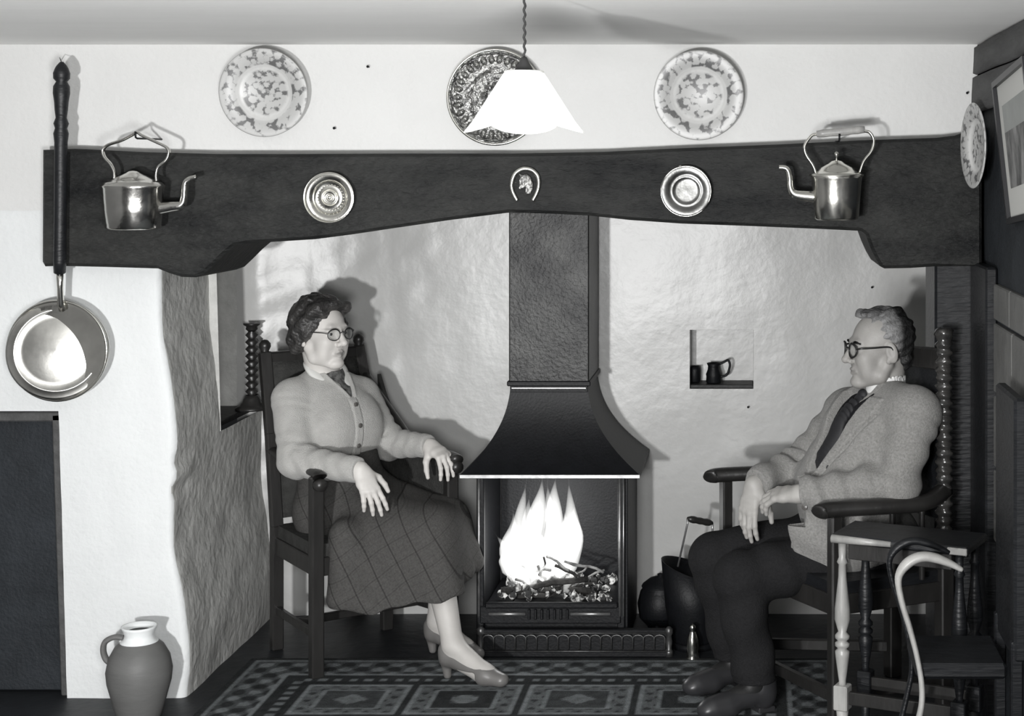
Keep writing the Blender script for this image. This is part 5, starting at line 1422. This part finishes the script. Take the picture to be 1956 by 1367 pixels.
def jfold(P):
    r_ = np.zeros(len(P), np.float32)
    for S_, E_, W_ in ((SN, EN, WN), (SF, EF, WF)):
        for a, b, amp, fr_ in ((S_, E_, .0038, 17), (E_, W_, .006, 21)):
            u_ = unit(b - a); t = ((P - a) @ u_) / np.linalg.norm(b - a); dist = np.linalg.norm((P - a) - ((P - a) @ u_)[:, None] * u_, axis=1)
            m = sm(.12, .08, dist) * sm(-.05, .15, t) * sm(1.02, .9, t); r_ += (amp * m * np.sin(t * fr_ + 2.2 * np.sin(P @ np.array([9., 16., 7.])))).astype(np.float32)
    q = tm.l(P); r_ += (.004 * np.sin(q[:, 2] * 42 + q[:, 1] * 30 + 1) * sm(.02, -.1, q[:, 2])).astype(np.float32)
    return r_
J.disp(jfold, cm - .55, cm + .55)
J.sub(cone(SN + np.array([-.05, -.06, -.03]), SN + np.array([-.035, -.06, -.17]), .004, .004), .012)
J.sub(cone(EN + np.array([-.10, -.062, .03]), EN + np.array([-.085, -.06, -.03]), .003, .003), .010)
V, Q = J.mesh(.0036, slack=.055); jk = qobj('jacket', V, Q, M['tweed'], ma)
for px, py, y_ in ((1537, 968, -.4), (1612, 905, -.4)):
    o_ = PX(px, py, -.45); dv = o_ - np.array([0, -5, 1.68]); p = J.hit(o_, dv, .6)
    if p is not None and px < 1600: disc(jk, 'button', p, unit([-.4, -.9, .1]), .010, M['button'])
# waistcoat, shirt collar, tie
Wc = Field(); torso_m(Wc, .005); Wc.cut(*half(Hm + Z * .02, (0, 0, -1), Hm - .5, Hm + .5), .01); Wc.cut(*half(cm, -Fm, cm - .5, cm + .5), .005)
def vw(P):
    q = tm.l(P); w_ = .075 * np.clip((q[:, 2] - .12) / .10, 0, 1.3); return (.02 * sm(.006, -.006, np.abs(q[:, 1] + .008) - w_) * sm(0, .05, q[:, 0]) * (q[:, 2] > .12)).astype(np.float32)
Wc.cut(*half(cm + Lm * .095, Lm, cm - .5, cm + .5), .005); Wc.cut(*half(cm - Lm * .110, -Lm, cm - .5, cm + .5), .005); Wc.cut(*half(cm - Z * .12, -Z, cm - .5, cm + .5), .005)
Wc.disp(vw, cm - .4, cm + .4)
V, Q = Wc.mesh(.0045, slack=.02); qobj('waistcoat', V, Q, M['waistcoat'], ma)
Sc = Field(); Sc.add(cone(NM - Z * .012 + Fm * .004, hm.p(-.020, 0, -.092), .070, .063), .01)
Sc.add(cone(cm + Z * .06, NM - Z * .03, .12, .07, Fm, .70), .03)
Sc.sub(cone(hm.p(-.020, 0, -.115), hm.p(-.026, 0, .02), .0585, .062), .002)
Sc.cut(*half(hm.p(-.02, 0, -.078), hm.Z * .9 + hm.X * .25, NM - .2, NM + .2), .003)
Sc.cut(*half(cm + Z * .05, (0, 0, -1), cm - .3, cm + .3), .005)
V, Q = Sc.mesh(.0036); sc_ = qobj('shirt', V, Q, M['shirt'], ma)
Ti = Field(); tp = []
for z_ in (.155, .12, .08, .04, 0, -.04):
    p = Wc.hit(tm.p(.35, -.010, z_), -Fm); p2 = Sc.hit(tm.p(.35, -.010, z_), -Fm); c_ = [x for x in (p, p2) if x is not None]
    if c_: tp.append(max(c_, key=lambda x: x @ Fm) + Fm * .004)
tq = catmull(tp, 3)
for i, (a, b) in enumerate(zip(tq, tq[1:])): Ti.add(cone(a, b, .020 + .0012 * i, .0212 + .0012 * i, Fm, .3), .004)
Ti.add(ell(tp[0] + Z * .008, (.014, .021, .019), [Fm, Lm, Z]), .004)
V, Q = Ti.mesh(.0035); ti = qobj('tie', V, Q, M['tie'], sc_)
# trousers
Tr = Field(); Tr.add(ell(Hm - Z * .005, (.138, .172, .105), [Fm, Lm, Z]), .04)
chain(Tr, [hN, KN, AN + Z * .0], [.098, .079, .066], .03); chain(Tr, [hF, KF, AF], [.098, .079, .066], .03)
for A_ in (AN, AF): Tr.cut(*half(A_ - Z * .005, (0, 0, -1), A_ - .14, A_ + .14), .004)
def tfold(P):
    r_ = np.zeros(len(P), np.float32)
    for h_, K_, A_ in ((hN, KN, AN), (hF, KF, AF)):
        for a, b, fr_ in ((h_, K_, 15), (K_, A_, 13)):
            u_ = unit(b - a); t = ((P - a) @ u_) / np.linalg.norm(b - a); dist = np.linalg.norm((P - a) - ((P - a) @ u_)[:, None] * u_, axis=1)
            r_ += (.006 * sm(.13, .09, dist) * sm(.0, .2, t) * sm(1., .85, t) * np.sin(t * fr_ + 1.5 * np.sin(P @ np.array([12., 14., 9.])))).astype(np.float32)
    return r_
Tr.disp(tfold, Hm - .7, Hm + .7)
V, Q = Tr.mesh(.0042); qobj('trousers', V, Q, M['trousers'], ma)
for A_, t_ in ((AN, toeN), (AF, toeF)):
    Sh = Field(); fd = unit((t_ - A_) * np.array([1, 1, 0])); h_ = np.array([A_[0], A_[1], .04]) - fd * .03
    Sh.add(cone(h_ + Z * .02, t_ + Z * .006, .040, .036, Z, .9), .015); Sh.add(cone(h_, h_ + Z * .05, .038, .042), .015); Sh.add(cone(t_ - fd * .04, t_ + fd * .02, .045, .034, Z, .75), .015)
    Sh.cut(lambda P: P[:, 2] - .004, h_ - .3, h_ + .3, .003)
    V, Q = Sh.mesh(.0036); s0 = qobj('shoe', V, Q, M['shoe_m'], ma)
    obj('heel', *rbox(h_ * np.array([1, 1, 0]) + Z * .0095 , (.030, .030, .009), [fd, np.cross(Z, fd), Z], .004), M['shoe_m'], s0, False)
